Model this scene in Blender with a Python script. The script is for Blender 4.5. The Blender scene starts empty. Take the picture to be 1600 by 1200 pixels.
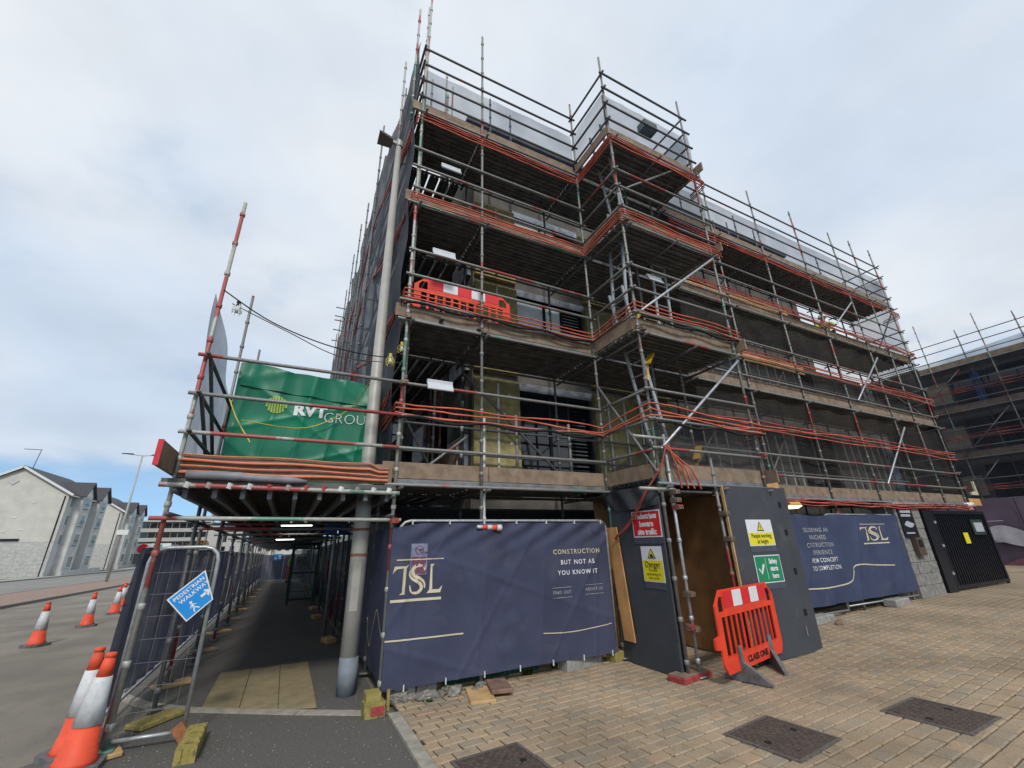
import bpy, bmesh, math, random
from mathutils import Vector, Matrix
random.seed(7)
R = math.radians
scene = bpy.context.scene
COL = scene.collection

# ---------------------------------------------------------------- camera
yaw, pitch, roll, FPX = 0.472278, 0.360603, -0.0252727, 654.94
EYE = Vector((0, 0, 1.75))
_f = Vector((math.sin(yaw)*math.cos(pitch), math.cos(yaw)*math.cos(pitch), math.sin(pitch)))
_r = Vector((math.cos(yaw), -math.sin(yaw), 0)); _u = _r.cross(_f)
_r, _u = _r*math.cos(roll)+_u*math.sin(roll), _u*math.cos(roll)-_r*math.sin(roll)
cd = bpy.data.cameras.new('camera'); cam = bpy.data.objects.new('camera', cd); COL.objects.link(cam)
cam.matrix_world = Matrix(((_r.x, _u.x, -_f.x, EYE.x), (_r.y, _u.y, -_f.y, EYE.y), (_r.z, _u.z, -_f.z, EYE.z), (0, 0, 0, 1)))
cd.sensor_width = 36; cd.lens = 36*FPX/1600; cd.clip_start = 0.05; cd.clip_end = 4000
scene.camera = cam

# ---------------------------------------------------------------- sky, sun, exposure
SUN_EL, SUN_AZ = R(42), R(194)          # high behind the photographer, veiled by cloud
w = bpy.data.worlds.new('World'); scene.world = w; w.use_nodes = True
nt = w.node_tree; N = nt.nodes; L = nt.links; N.clear()
def wn(t, **k):
    n = N.new(t)
    for a, b in k.items(): setattr(n, a, b)
    return n
def wmath(op, a, b=None, c=None, clamp=False):
    n = wn('ShaderNodeMath', operation=op, use_clamp=clamp)
    for i, v in enumerate((a, b, c)):
        if v is None: continue
        if isinstance(v, (int, float)): n.inputs[i].default_value = v
        else: L.new(v, n.inputs[i])
    return n.outputs[0]
tc = wn('ShaderNodeTexCoord'); sep = wn('ShaderNodeSeparateXYZ'); L.new(tc.outputs['Generated'], sep.inputs[0])
zc = wmath('MAXIMUM', sep.outputs[2], 0.0)
den = wmath('ADD', zc, 0.28)
cmb = wn('ShaderNodeCombineXYZ')
L.new(wmath('DIVIDE', sep.outputs[0], den), cmb.inputs[0]); L.new(wmath('DIVIDE', sep.outputs[1], den), cmb.inputs[1])
def wnoise(scale, det, off, rough=.55):
    mp = wn('ShaderNodeMapping'); mp.inputs['Location'].default_value = off; L.new(cmb.outputs[0], mp.inputs[0])
    n = wn('ShaderNodeTexNoise'); n.inputs['Scale'].default_value = scale; n.inputs['Detail'].default_value = det
    n.inputs['Roughness'].default_value = rough; L.new(mp.outputs[0], n.inputs['Vector']); return n.outputs[0]
def wramp(v, a, b):
    n = wn('ShaderNodeMapRange'); n.interpolation_type = 'SMOOTHSTEP'
    n.inputs[1].default_value = a; n.inputs[2].default_value = b; L.new(v, n.inputs[0]); return n.outputs[0]
sky = wn('ShaderNodeTexSky', sky_type='NISHITA', sun_disc=False, sun_elevation=SUN_EL, sun_rotation=SUN_AZ)
sky.air_density = 1.0; sky.dust_density = .3; sky.ozone_density = 2.0
skv = wn('ShaderNodeCombineXYZ'); L.new(sep.outputs[0], skv.inputs[0]); L.new(sep.outputs[1], skv.inputs[1]); L.new(wmath('ADD', zc, .22), skv.inputs[2])
skn = wn('ShaderNodeVectorMath', operation='NORMALIZE'); L.new(skv.outputs[0], skn.inputs[0]); L.new(skn.outputs[0], sky.inputs[0])
skym = wn('ShaderNodeMix', data_type='RGBA', blend_type='MULTIPLY'); skym.inputs[0].default_value = 1
L.new(sky.outputs[0], skym.inputs[6]); skym.inputs[7].default_value = (.11, .11, .11, 1)
hz = wn('ShaderNodeMix', data_type='RGBA'); L.new(wmath('MULTIPLY_ADD', wramp(zc, 0, .16), -.35, .70), hz.inputs[0]); L.new(skym.outputs[2], hz.inputs[6]); hz.inputs[7].default_value = (.30, .52, .72, 1)
n1 = wnoise(1.35, 7, (10.2, 20.0, 0)); n2 = wnoise(.8, 5, (13.5, 3.6, 0), .5); n3 = wnoise(3.2, 6, (1.2, 8.8, 0), .5)
cloud = wn('ShaderNodeMix', data_type='RGBA'); L.new(wramp(n2, .34, .66), cloud.inputs[0])
cloud.inputs[6].default_value = (.41, .485, .585, 1); cloud.inputs[7].default_value = (.575, .597, .622, 1)
cl2 = wn('ShaderNodeMix', data_type='RGBA', blend_type='MULTIPLY'); cl2.inputs[0].default_value = 1
tone = wmath('MULTIPLY_ADD', wramp(n3, .28, .66), .10, .93); tcol = wn('ShaderNodeCombineColor')
for i_ in range(3): L.new(tone, tcol.inputs[i_])
L.new(tcol.outputs[0], cl2.inputs[7]); L.new(cloud.outputs[2], cl2.inputs[6])
cover = wramp(n1, .29, .46)
low = wramp(wmath('ADD', sep.outputs[2], wmath('MULTIPLY', wmath('SUBTRACT', n3, .5), .10)), .105, .165)
mask = wmath('MULTIPLY', wmath('MULTIPLY_ADD', cover, .55, .45), low)
fin = wn('ShaderNodeMix', data_type='RGBA'); L.new(mask, fin.inputs[0]); L.new(hz.outputs[2], fin.inputs[6]); L.new(cl2.outputs[2], fin.inputs[7])
bg = wn('ShaderNodeBackground'); bg.inputs[1].default_value = 1.0
out = wn('ShaderNodeOutputWorld'); L.new(fin.outputs[2], bg.inputs[0]); L.new(bg.outputs[0], out.inputs[0])

sd = bpy.data.lights.new('sun', 'SUN'); sd.energy = 1.5; sd.angle = R(10); sd.color = (1, .96, .9)
so = bpy.data.objects.new('sun', sd); COL.objects.link(so)
_d = Vector((math.sin(SUN_AZ)*math.cos(SUN_EL), math.cos(SUN_AZ)*math.cos(SUN_EL), math.sin(SUN_EL)))
so.rotation_euler = _d.to_track_quat('Z', 'Y').to_euler(); so.location = (-8, -14, 20)
vs = scene.view_settings; vs.view_transform = 'Standard'; vs.look = 'None'; vs.exposure = 0.55; vs.gamma = 1; vs.use_curve_mapping = False
scene.cycles.max_bounces = 6; scene.cycles.diffuse_bounces = 3; scene.cycles.glossy_bounces = 2
scene.cycles.transparent_max_bounces = 12; scene.cycles.transmission_bounces = 3; scene.cycles.caustics_reflective = False

# ---------------------------------------------------------------- materials
MATS = {}
def mat(name, col, rough=.7, metal=0, var=.15, scale=8, bump=0, bscale=60, col2=None, spec=.4, alpha=1, emit=0, transl=0, dirt=None, coat=0, stretch=None):
    """procedural material: colour noise, optional second colour, bump, dirt and see-through weave"""
    if name in MATS: return MATS[name]
    m = bpy.data.materials.new(name); m.use_nodes = True; t = m.node_tree; n = t.nodes; l = t.links
    p = n['Principled BSDF']; p.inputs['Roughness'].default_value = rough; p.inputs['Metallic'].default_value = metal
    p.inputs['Specular IOR Level'].default_value = spec; p.inputs['Coat Weight'].default_value = coat
    tcn = n.new('ShaderNodeTexCoord')
    geo = n.new('ShaderNodeNewGeometry')
    nz = n.new('ShaderNodeTexNoise'); nz.inputs['Scale'].default_value = scale; nz.inputs['Detail'].default_value = 6
    l.new(geo.outputs['Position'], nz.inputs['Vector'])
    mx = n.new('ShaderNodeMix'); mx.data_type = 'RGBA'
    a = Vector(col[:3]); b = Vector(col2[:3]) if col2 else a*(1+var); a2 = a if col2 else a*(1-var)
    mx.inputs[6].default_value = (*a2, 1); mx.inputs[7].default_value = (*b, 1)
    mr = n.new('ShaderNodeMapRange'); mr.inputs[1].default_value = .32; mr.inputs[2].default_value = .68; l.new(nz.outputs[0], mr.inputs[0])
    l.new(mr.outputs[0], mx.inputs[0]); last = mx.outputs[2]
    if dirt:
        nd = n.new('ShaderNodeTexNoise'); nd.inputs['Scale'].default_value = dirt[1]; nd.inputs['Detail'].default_value = 8; nd.inputs['Roughness'].default_value = .7
        if stretch:
            mpd = n.new('ShaderNodeMapping'); mpd.inputs['Scale'].default_value = stretch; l.new(geo.outputs['Position'], mpd.inputs[0]); l.new(mpd.outputs[0], nd.inputs['Vector'])
        else: l.new(geo.outputs['Position'], nd.inputs['Vector'])
        rd = n.new('ShaderNodeMapRange'); rd.inputs[1].default_value = dirt[2]; rd.inputs[2].default_value = dirt[2]+.15; rd.inputs[4].default_value = dirt[3]
        l.new(nd.outputs[0], rd.inputs[0]); md = n.new('ShaderNodeMix'); md.data_type = 'RGBA'
        l.new(rd.outputs[0], md.inputs[0]); l.new(last, md.inputs[6]); md.inputs[7].default_value = (*dirt[0], 1); last = md.outputs[2]
    l.new(last, p.inputs['Base Color'])
    if bump:
        bn = n.new('ShaderNodeTexNoise'); bn.inputs['Scale'].default_value = bscale; bn.inputs['Detail'].default_value = 5
        l.new(geo.outputs['Position'], bn.inputs['Vector']); bb = n.new('ShaderNodeBump'); bb.inputs['Strength'].default_value = bump; bb.inputs['Distance'].default_value = .02
        l.new(bn.outputs[0], bb.inputs['Height']); l.new(bb.outputs[0], p.inputs['Normal'])
    if emit:
        p.inputs['Emission Color'].default_value = (*col[:3], 1); p.inputs['Emission Strength'].default_value = emit
    o = n['Material Output']; sh = p.outputs[0]
    if transl:
        tr = n.new('ShaderNodeBsdfTranslucent'); l.new(last, tr.inputs[0]); ms = n.new('ShaderNodeMixShader'); ms.inputs[0].default_value = transl
        l.new(sh, ms.inputs[1]); l.new(tr.outputs[0], ms.inputs[2]); sh = ms.outputs[0]
    if alpha < 1:
        tr = n.new('ShaderNodeBsdfTransparent'); ms = n.new('ShaderNodeMixShader')
        na = n.new('ShaderNodeTexNoise'); na.inputs['Scale'].default_value = 1.6; na.inputs['Detail'].default_value = 5; l.new(geo.outputs['Position'], na.inputs['Vector'])
        ra = n.new('ShaderNodeMapRange'); ra.inputs[1].default_value = .3; ra.inputs[2].default_value = .7
        ra.inputs[3].default_value = max(0, alpha-.09); ra.inputs[4].default_value = min(1, alpha+.09); l.new(na.outputs[0], ra.inputs[0])
        l.new(ra.outputs[0], ms.inputs[0]); l.new(tr.outputs[0], ms.inputs[1]); l.new(sh, ms.inputs[2]); sh = ms.outputs[0]
    l.new(sh, o.inputs[0]); MATS[name] = m; return m

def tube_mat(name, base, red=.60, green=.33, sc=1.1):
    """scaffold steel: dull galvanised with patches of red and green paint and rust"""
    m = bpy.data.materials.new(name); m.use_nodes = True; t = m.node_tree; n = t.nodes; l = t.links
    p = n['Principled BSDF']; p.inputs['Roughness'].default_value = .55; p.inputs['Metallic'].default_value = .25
    geo = n.new('ShaderNodeNewGeometry'); oi = n.new('ShaderNodeObjectInfo')
    add = n.new('ShaderNodeVectorMath'); add.operation = 'ADD'; l.new(geo.outputs['Position'], add.inputs[0])
    cb = n.new('ShaderNodeCombineXYZ'); mu = n.new('ShaderNodeMath'); mu.operation = 'MULTIPLY'; mu.inputs[1].default_value = 40
    l.new(oi.outputs['Random'], mu.inputs[0]); l.new(mu.outputs[0], cb.inputs[0]); l.new(cb.outputs[0], add.inputs[1])
    nz = n.new('ShaderNodeTexNoise'); nz.inputs['Scale'].default_value = sc; nz.inputs['Detail'].default_value = 2.5; l.new(add.outputs[0], nz.inputs['Vector'])
    fine = n.new('ShaderNodeTexNoise'); fine.inputs['Scale'].default_value = 22; fine.inputs['Detail'].default_value = 6; l.new(geo.outputs['Position'], fine.inputs['Vector'])
    b0 = n.new('ShaderNodeMix'); b0.data_type = 'RGBA'; l.new(fine.outputs[0], b0.inputs[0])
    b0.inputs[6].default_value = (*[c*.55 for c in base], 1); b0.inputs[7].default_value = (*[c*1.35 for c in base], 1)
    wob = n.new('ShaderNodeMath'); wob.operation = 'MULTIPLY_ADD'; l.new(fine.outputs[0], wob.inputs[0]); wob.inputs[1].default_value = .10; l.new(nz.outputs[0], wob.inputs[2])
    def band(lo, hi, col, prev, inv=False):
        r = n.new('ShaderNodeMapRange'); r.inputs[1].default_value = lo; r.inputs[2].default_value = hi
        if inv: r.inputs[3].default_value = .85; r.inputs[4].default_value = 0
        else: r.inputs[4].default_value = .85
        l.new(wob.outputs[0], r.inputs[0]); x = n.new('ShaderNodeMix'); x.data_type = 'RGBA'; l.new(r.outputs[0], x.inputs[0]); l.new(prev, x.inputs[6]); x.inputs[7].default_value = (*col, 1); return x.outputs[2]
    c = band(red+.05, red+.07, (.36, .04, .035), b0.outputs[2]); c = band(green+.05, green+.07, (.10, .26, .19), c, True)
    l.new(c, p.inputs['Base Color']); MATS[name] = m; return m

TUBE = tube_mat('scaffold steel', (.24, .235, .22))
TUBE_PALE = tube_mat('pale painted scaffold steel', (.42, .42, .37), .57, .36)
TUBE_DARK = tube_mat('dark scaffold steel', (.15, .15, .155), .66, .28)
GALV = mat('galvanised steel', (.40, .42, .43), .45, .5, .2, 14)
LAMPM = mat('grey painted lamp post', (.40, .385, .35), .5, .1, .08, 5, dirt=((.2, .19, .17), 6, .58, .5))
TIMB = mat('weathered toe board timber', (.25, .18, .125), .85, 0, .3, 6, .3, 90, dirt=((.13, .1, .08), 3, .55, .6))
TIMB2 = mat('fresh timber', (.52, .33, .15), .8, 0, .2, 5, .2, 90)
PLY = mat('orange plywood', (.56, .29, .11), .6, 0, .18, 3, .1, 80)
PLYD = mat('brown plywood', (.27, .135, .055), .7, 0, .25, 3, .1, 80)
DECK = mat('scaffold deck steel', (.20, .205, .21), .6, .3, .3, 5)
DECKW = mat('dark deck board', (.11, .107, .102), .8, 0, .3, 5, .2, 60)
BNET = mat('black debris netting', (.035, .038, .05), .8, 0, .35, 2.2, alpha=.93)
BNET2 = mat('thin brown black netting', (.055, .05, .047), .8, 0, .2, 2, alpha=.62)
BNET3 = mat('sparse dark netting', (.085, .076, .068), .8, 0, .2, 2, alpha=.27, spec=.05)
PNET = mat('pale debris netting', (.022, .034, .062), .9, 0, .1, 2, alpha=.46, spec=.05)
ORNG = mat('orange netting cord', (.60, .135, .075), .65, 0, .3, 3, dirt=((.35, .10, .07), 4, .52, .6))
ORNGD = mat('dark red netting cord', (.40, .08, .06), .65, 0, .3, 3, dirt=((.2, .06, .05), 4, .52, .6))
NAVY = mat('navy banner cloth', (.057, .063, .110), .75, 0, .14, 1.2, .4, 6, alpha=.91, spec=.25, dirt=((.105, .105, .13), 1.7, .54, .5))
NAVYD = mat('navy mesh banner', (.085, .092, .135), .8, 0, .25, 1.5, .2, 6, alpha=.96, spec=.2, transl=.45)
NAVYB = mat('blue navy banner cloth', (.048, .062, .118), .75, 0, .16, 1.2, .4, 6, spec=.25, dirt=((.09, .095, .12), 1.5, .54, .5))
MAROON = mat('purple grey banner cloth', (.10, .075, .11), .8, 0, .2, .5, .2, 6)
GOLD = mat('pale gold print', (.60, .52, .36), .7, 0, .08)
WHITE = mat('white print', (.75, .75, .75), .6, 0, .05)
WHITED = mat('worn white print', (.40, .41, .45), .6, 0, .15, 30)
CHAR = mat('charcoal painted board', (.055, .06, .07), .62, 0, .10, 2.5, .06, 40, dirt=((.10, .097, .092), 2.6, .55, .5))
BLACKM = mat('black painted metal', (.012, .014, .02), .4, .2, .2, 10)
BLACK = mat('matt black', (.012, .012, .013), .8, 0, .2)
SRED = mat('sign red', (.70, .02, .025), .45, 0, .04, coat=.2)
SYEL = mat('sign yellow', (.80, .68, .02), .45, 0, .04, coat=.2)
SGRN = mat('sign green', (.01, .23, .10), .45, 0, .04, coat=.2)
SBLU = mat('sign blue', (.015, .26, .66), .45, 0, .04, coat=.2)
DBLU = mat('deep sign blue', (.01, .06, .30), .45, 0, .04)
SWHT = mat('sign white', (.74, .75, .76), .45, 0, .05, coat=.2)
CORNG = mat('fluorescent orange red plastic', (.74, .085, .035), .6, 0, .14, 5, dirt=((.30, .075, .045), 7, .53, .55))
CWHT = mat('reflective white sleeve', (.60, .61, .61), .5, 0, .12, 12, dirt=((.33, .315, .29), 8, .52, .6))
BARR = mat('red barrier plastic', (.78, .06, .025), .45, 0, .1, 6, spec=.4)
GRUB = mat('grey recycled rubber', (.13, .13, .135), .85, 0, .3, 14, .3, 60)
CONC = mat('grey concrete', (.30, .29, .275), .9, 0, .2, 12, .4, 80)
KERB = mat('kerb stone', (.34, .31, .26), .9, 0, .22, 9, .4, 90)
YBLK = mat('worn yellow paint', (.33, .27, .075), .7, 0, .3, 14, .3, 50, dirt=((.12, .10, .06), 14, .50, .95))
REDP = mat('worn red paint', (.36, .05, .05), .7, 0, .3, 12, .3, 50)
GTARP = mat('green tarpaulin', (.006, .175, .095), .42, 0, .18, 1.2, .15, 5)
GTRIM = mat('dark green painted steel', (.012, .075, .05), .5, 0, .2, 5)
GLASSD = mat('dark window glass', (.012, .015, .02), .06, 0, .3, 2, spec=.8)
GLASSR = mat('white upper window pane', (.80, .82, .84), .25, 0, .06, 2)  # upper front panes are plain near-white colour, not clear glass
INSUL = mat('yellow mineral wool board', (.33, .28, .125), .95, 0, .3, 7, .5, 45, dirt=((.22, .18, .07), 2.5, .55, .6))
FOIL = mat('dark sheathing board', (.12, .112, .10), .8, 0, .35, 2.2, .3, 20, dirt=((.11, .1, .085), 1.3, .55, .6))
FOILS = mat('silver foil insulation', (.32, .34, .37), .35, .6, .4, 6, .5, 14)
BATT = mat('white batten', (.62, .62, .60), .6, 0, .15, 6)
TUBEL = mat('lit fluorescent tube', (1, .98, .92), .5, emit=6)
TUBEOFF = mat('white light fitting', (.55, .58, .60), .5, 0, .08)
CREAM = mat('cream render', (.56, .54, .485), .9, 0, .08, 1.2, .1, 30, dirt=((.42, .4, .35), .6, .58, .5))
GREYR = mat('grey render', (.53, .525, .50), .9, 0, .1, 1.2)
GRANITE = mat('pale granite', (.46, .45, .425), .9, 0, .14, 3, .2, 30)
SLATE = mat('dark slate roof', (.06, .058, .065), .7, 0, .3, 5, .3, 10)
WINGL = mat('pale green window', (.16, .22, .21), .2, 0, .25, 3, spec=.6)
TRIMW = mat('white trim', (.68, .68, .66), .6, 0, .05)
BLOCKM = mat('grey split block', (.22, .215, .20), .9, 0, .3, 9, .5, 40)
SKIN = mat('skin', (.5, .3, .22), .6)
HIVIS = mat('yellow green vest', (.42, .62, .03), .7, 0, .08, emit=0)
TROUS = mat('orange trousers', (.75, .16, .03), .8)
NAVYC = mat('navy work clothes', (.03, .035, .06), .8)
GREYT = mat('grey sheeting', (.23, .235, .25), .5, 0, .25, 4, .2, 10)
YROPE = mat('yellow rope', (.62, .5, .07), .7)
BARK = mat('bark', (.09, .07, .05), .9)
LEAF = mat('green leaves', (.06, .10, .025), .8, 0, .5, 3)
LEAFO = mat('autumn leaves', (.28, .12, .025), .8, 0, .5, 3)

# ---------------------------------------------------------------- mesh helpers
class MB:
    def __init__(s): s.v = []; s.f = []; s.mi = []
    def add(s, v, f, mi=0):
        o = len(s.v); s.v += [tuple(a) for a in v]; s.f += [tuple(i+o for i in q) for q in f]; s.mi += [mi]*len(f); return s
    def box(s, x0, x1, y0, y1, z0, z1, mi=0):
        v = [(x, y, z) for z in (z0, z1) for y in (y0, y1) for x in (x0, x1)]
        return s.add(v, [(0, 2, 3, 1), (4, 5, 7, 6), (0, 1, 5, 4), (2, 6, 7, 3), (0, 4, 6, 2), (1, 3, 7, 5)], mi)
    def bar(s, p0, p1, wx, wy, up=(0, 0, 1), mi=0):
        p0 = Vector(p0); p1 = Vector(p1); d = (p1-p0).normalized(); a = Vector(up).cross(d)
        if a.length < 1e-4: a = Vector((1, 0, 0))
        a.normalize(); b = d.cross(a); a *= wx/2; b *= wy/2
        v = [p+i*a+j*b for p in (p0, p1) for j in (-1, 1) for i in (-1, 1)]
        return s.add(v, [(0, 2, 3, 1), (4, 5, 7, 6), (0, 1, 5, 4), (2, 6, 7, 3), (0, 4, 6, 2), (1, 3, 7, 5)], mi)
    def tube(s, pts, r, n=8, cap=True, mi=0):
        pts = [Vector(p) for p in pts]; rr = r if isinstance(r, (list, tuple)) else [r]*len(pts); v = []; f = []; a = None
        for i, p in enumerate(pts):
            d = (pts[min(i+1, len(pts)-1)]-pts[max(i-1, 0)]).normalized()
            if a is None: a = d.cross(Vector((0, 0, 1))) if abs(d.z) < .95 else d.cross(Vector((1, 0, 0)))
            a = (a-d*a.dot(d)).normalized(); b = d.cross(a)
            v += [p+(a*math.cos(2*math.pi*k/n)+b*math.sin(2*math.pi*k/n))*rr[i] for k in range(n)]
        for i in range(len(pts)-1):
            for k in range(n): f.append((i*n+k, i*n+(k+1) % n, (i+1)*n+(k+1) % n, (i+1)*n+k))
        if cap: f.append(tuple(range(n-1, -1, -1))); f.append(tuple((len(pts)-1)*n+k for k in range(n)))
        return s.add(v, f, mi)
    def grid(s, fn, nu, nv, mi=0):
        v = [fn(i/nu, j/nv) for j in range(nv+1) for i in range(nu+1)]
        return s.add(v, [(j*(nu+1)+i, j*(nu+1)+i+1, (j+1)*(nu+1)+i+1, (j+1)*(nu+1)+i) for j in range(nv) for i in range(nu)], mi)
    def prism(s, poly, fr, d0, d1, mi=0):
        """2-D outline in frame fr=(O,U,V) pushed from d0 to d1 along the frame normal"""
        O, U, V = fr; Nn = U.cross(V); n = len(poly)
        v = [O+U*a+V*b+Nn*d for d in (d0, d1) for a, b in poly]
        f = [tuple(range(n-1, -1, -1)), tuple(range(n, 2*n))]+[(i, (i+1) % n, n+(i+1) % n, n+i) for i in range(n)]
        return s.add(v, f, mi)
    def mesh(s, name, mats, smooth=False):
        me = bpy.data.meshes.new(name); me.from_pydata(s.v, [], s.f); me.update()
        for m in (mats if isinstance(mats, (list, tuple)) else [mats]): me.materials.append(m)
        if any(s.mi): me.polygons.foreach_set('material_index', s.mi)
        if smooth: me.polygons.foreach_set('use_smooth', [True]*len(me.polygons))
        return me

def link(o, parent=None, **props):
    COL.objects.link(o)
    if parent is not None: o.parent = parent; o.matrix_parent_inverse = Matrix.Translation(-Vector(parent['_base'])) if '_base' in parent else Matrix()
    for k, v in props.items(): o[k] = v
    return o
def obj(name, mb, m, parent=None, smooth=False, **props):
    me = mb.mesh(name, m, smooth) if isinstance(mb, MB) else mb
    return link(bpy.data.objects.new(name, me), parent, **props)
BASES = []
def thing(name, base, label, cat, group=None):
    e = bpy.data.objects.new(name, None); e.empty_display_size = .1; e.location = base; COL.objects.link(e)
    e['label'] = label; e['category'] = cat; e['_base'] = tuple(base); BASES.append(e)
    if group: e['group'] = group
    return e
def sub(name, mb, m, parent, smooth=False, **props):      # child of a mesh part: parts carry no offset of their own
    me = mb.mesh(name, m, smooth) if isinstance(mb, MB) else mb
    o = bpy.data.objects.new(name, me); COL.objects.link(o); o.parent = parent
    for k, v in props.items(): o[k] = v
    return o
def one(name, mb, m, label, cat, group=None, smooth=False, kind=None):
    o = obj(name, mb, m, None, smooth); o['label'] = label; o['category'] = cat
    if group: o['group'] = group
    if kind: o['kind'] = kind
    return o
def struct(name, mb, m, parent=None): return obj(name, mb, m, parent, kind='structure')
def copy_tree(o, mw, label=None, parent=None):
    """copy a thing built round the origin together with its parts"""
    c = o.copy(); COL.objects.link(c)
    if parent is None:
        if mw is not None: c.matrix_world = mw
    else: c.parent = parent; c.matrix_parent_inverse = o.matrix_parent_inverse.copy()
    if label: c['label'] = label
    for ch in [q for q in bpy.data.objects if q.parent == o]: copy_tree(ch, None, None, c)
    return c
def place(o, loc, rz=0, rx=0, ry=0):
    o.matrix_world = Matrix.Translation(loc) @ Matrix.Rotation(rz, 4, 'Z') @ Matrix.Rotation(rx, 4, 'X') @ Matrix.Rotation(ry, 4, 'Y')

UCYL = {}
def ucyl(m, r=.0242):
    k = (m.name, r)
    if k not in UCYL: UCYL[k] = MB().tube([(0, 0, 0), (0, 0, 1)], r, 9).mesh('tube', m, True)
    return UCYL[k]
def tube(name, p0, p1, parent, m=None, r=.0242, **props):
    m = m or TUBE; p0 = Vector(p0); p1 = Vector(p1); d = p1-p0
    o = bpy.data.objects.new(name, ucyl(m, r)); link(o, parent, **props)
    mw = Matrix.Translation(p0) @ d.to_track_quat('Z', 'Y').to_matrix().to_4x4() @ Matrix.Diagonal((1, 1, d.length, 1))
    o.matrix_basis = mw; return o
STD = {}
def standard(x, y, z0, z1, parent, m=None, foot=False, lean=(0, 0)):
    """upright with its ring of cup fittings every half metre"""
    m = m or TUBE; n = max(1, round((z1-z0)*20)); k = (m.name, n, foot)
    if k not in STD:
        h = n/20; mb = MB().tube([(0, 0, 0), (0, 0, h)], .0242, 9)
        z = .18
        while z < h-.08:
            mb.tube([(0, 0, z-.034), (0, 0, z-.026), (0, 0, z+.022), (0, 0, z+.03)], [.0255, .0345, .0345, .0255], 8); z += .5
        if foot: mb.box(-.075, .075, -.075, .075, 0, .008)
        STD[k] = mb.mesh('standard', m)
        STD[k].polygons.foreach_set('use_smooth', [len(p.vertices) == 4 for p in STD[k].polygons])
    o = bpy.data.objects.new('standard', STD[k]); link(o, parent); o.location = (x, y, z0)
    o.matrix_basis = Matrix.Translation((x, y, z0)) @ Matrix.Rotation(lean[0], 4, 'Y') @ Matrix.Rotation(lean[1], 4, 'X')
    return o
UBOX = {}
def board(name, x0, x1, y0, y1, z0, z1, parent, m, **props):
    """box part that shares one unit mesh per material"""
    if m.name not in UBOX: UBOX[m.name] = MB().box(0, 1, 0, 1, 0, 1).mesh('board', m)
    o = bpy.data.objects.new(name, UBOX[m.name]); link(o, parent, **props)
    o.matrix_basis = Matrix.Translation((x0, y0, z0)) @ Matrix.Diagonal((x1-x0, y1-y0, z1-z0, 1)); return o
def pzx(x): return .022*max(0, min(x, 15.6)-6.5)      # the paved forecourt climbs gently to the right
def gz(y): return -0.014*min(max(y-7, 0), 90)

# lettering -------------------------------------------------------------
def text_mesh(body, size, bold=0, space=1.0, align='CENTER'):
    cu = bpy.data.curves.new('lettering', 'FONT'); cu.body = body; cu.size = size; cu.offset = bold; cu.space_character = space
    cu.align_x = align; cu.align_y = 'CENTER'; cu.resolution_u = 3
    ob = bpy.data.objects.new('lettering', cu); COL.objects.link(ob)
    me = bpy.data.meshes.new_from_object(ob.evaluated_get(bpy.context.evaluated_depsgraph_get()))
    bpy.data.objects.remove(ob); bpy.data.curves.remove(cu); return me
def lettering(body, size, fr, u, v, m, parent, bold=0, space=1.0, align='CENTER', lift=.004, disp=None, sx=1.0, name='lettering'):
    me = text_mesh(body, size, bold, space, align); O, U, V = fr; Nn = U.cross(V)
    if disp:
        bm = bmesh.new(); bm.from_mesh(me); bmesh.ops.triangulate(bm, faces=bm.faces[:])
        for _ in range(3):
            ed = [e for e in bm.edges if e.calc_length() > .05]
            if not ed: break
            bmesh.ops.subdivide_edges(bm, edges=ed, cuts=1); bmesh.ops.triangulate(bm, faces=[f for f in bm.faces if len(f.verts) > 3])
        bm.to_mesh(me); bm.free()
    for q in me.vertices:
        a = u+q.co.x*sx; b = v+q.co.y; q.co = O+U*a+V*b+Nn*(lift+(disp(a, b) if disp else 0))
    me.materials.clear(); me.materials.append(m); return obj(name, me, m, parent)
def flat(polys, fr, m, parent, name, lift=.004, disp=None):
    """flat print: a list of outlines in the frame, cut finely enough to follow the folds of a cloth"""
    O, U, V = fr; Nn = U.cross(V); bm = bmesh.new()
    for pl in polys: bm.faces.new([bm.verts.new((a, b, 0)) for a, b in pl])
    if disp:
        bmesh.ops.triangulate(bm, faces=bm.faces[:])
        for _ in range(4):
            ed = [e for e in bm.edges if e.calc_length() > .07]
            if not ed: break
            bmesh.ops.subdivide_edges(bm, edges=ed, cuts=1, use_grid_fill=False); bmesh.ops.triangulate(bm, faces=[f for f in bm.faces if len(f.verts) > 3])
    for f in bm.faces:
        if f.normal.z < 0: f.normal_flip()
    me = bpy.data.meshes.new(name)
    for q in bm.verts: a, b = q.co.x, q.co.y; q.co = O+U*a+V*b+Nn*(lift+(disp(a, b) if disp else 0))
    bm.to_mesh(me); bm.free(); me.materials.append(m); return obj(name, me, m, parent)
def ribbon(pts, wd):
    """outline quads of a stroke with changing width"""
    out = []; n = len(pts); e = []
    for i, (x, y) in enumerate(pts):
        x0, y0 = pts[max(i-1, 0)]; x1, y1 = pts[min(i+1, n-1)]; dx, dy = x1-x0, y1-y0; q = math.hypot(dx, dy) or 1
        ww = (wd[i] if isinstance(wd, (list, tuple)) else wd)/2; e.append(((x-dy/q*ww, y+dx/q*ww), (x+dy/q*ww, y-dx/q*ww)))
    for i in range(n-1): out.append([e[i][1], e[i+1][1], e[i+1][0], e[i][0]])
    return out
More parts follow.
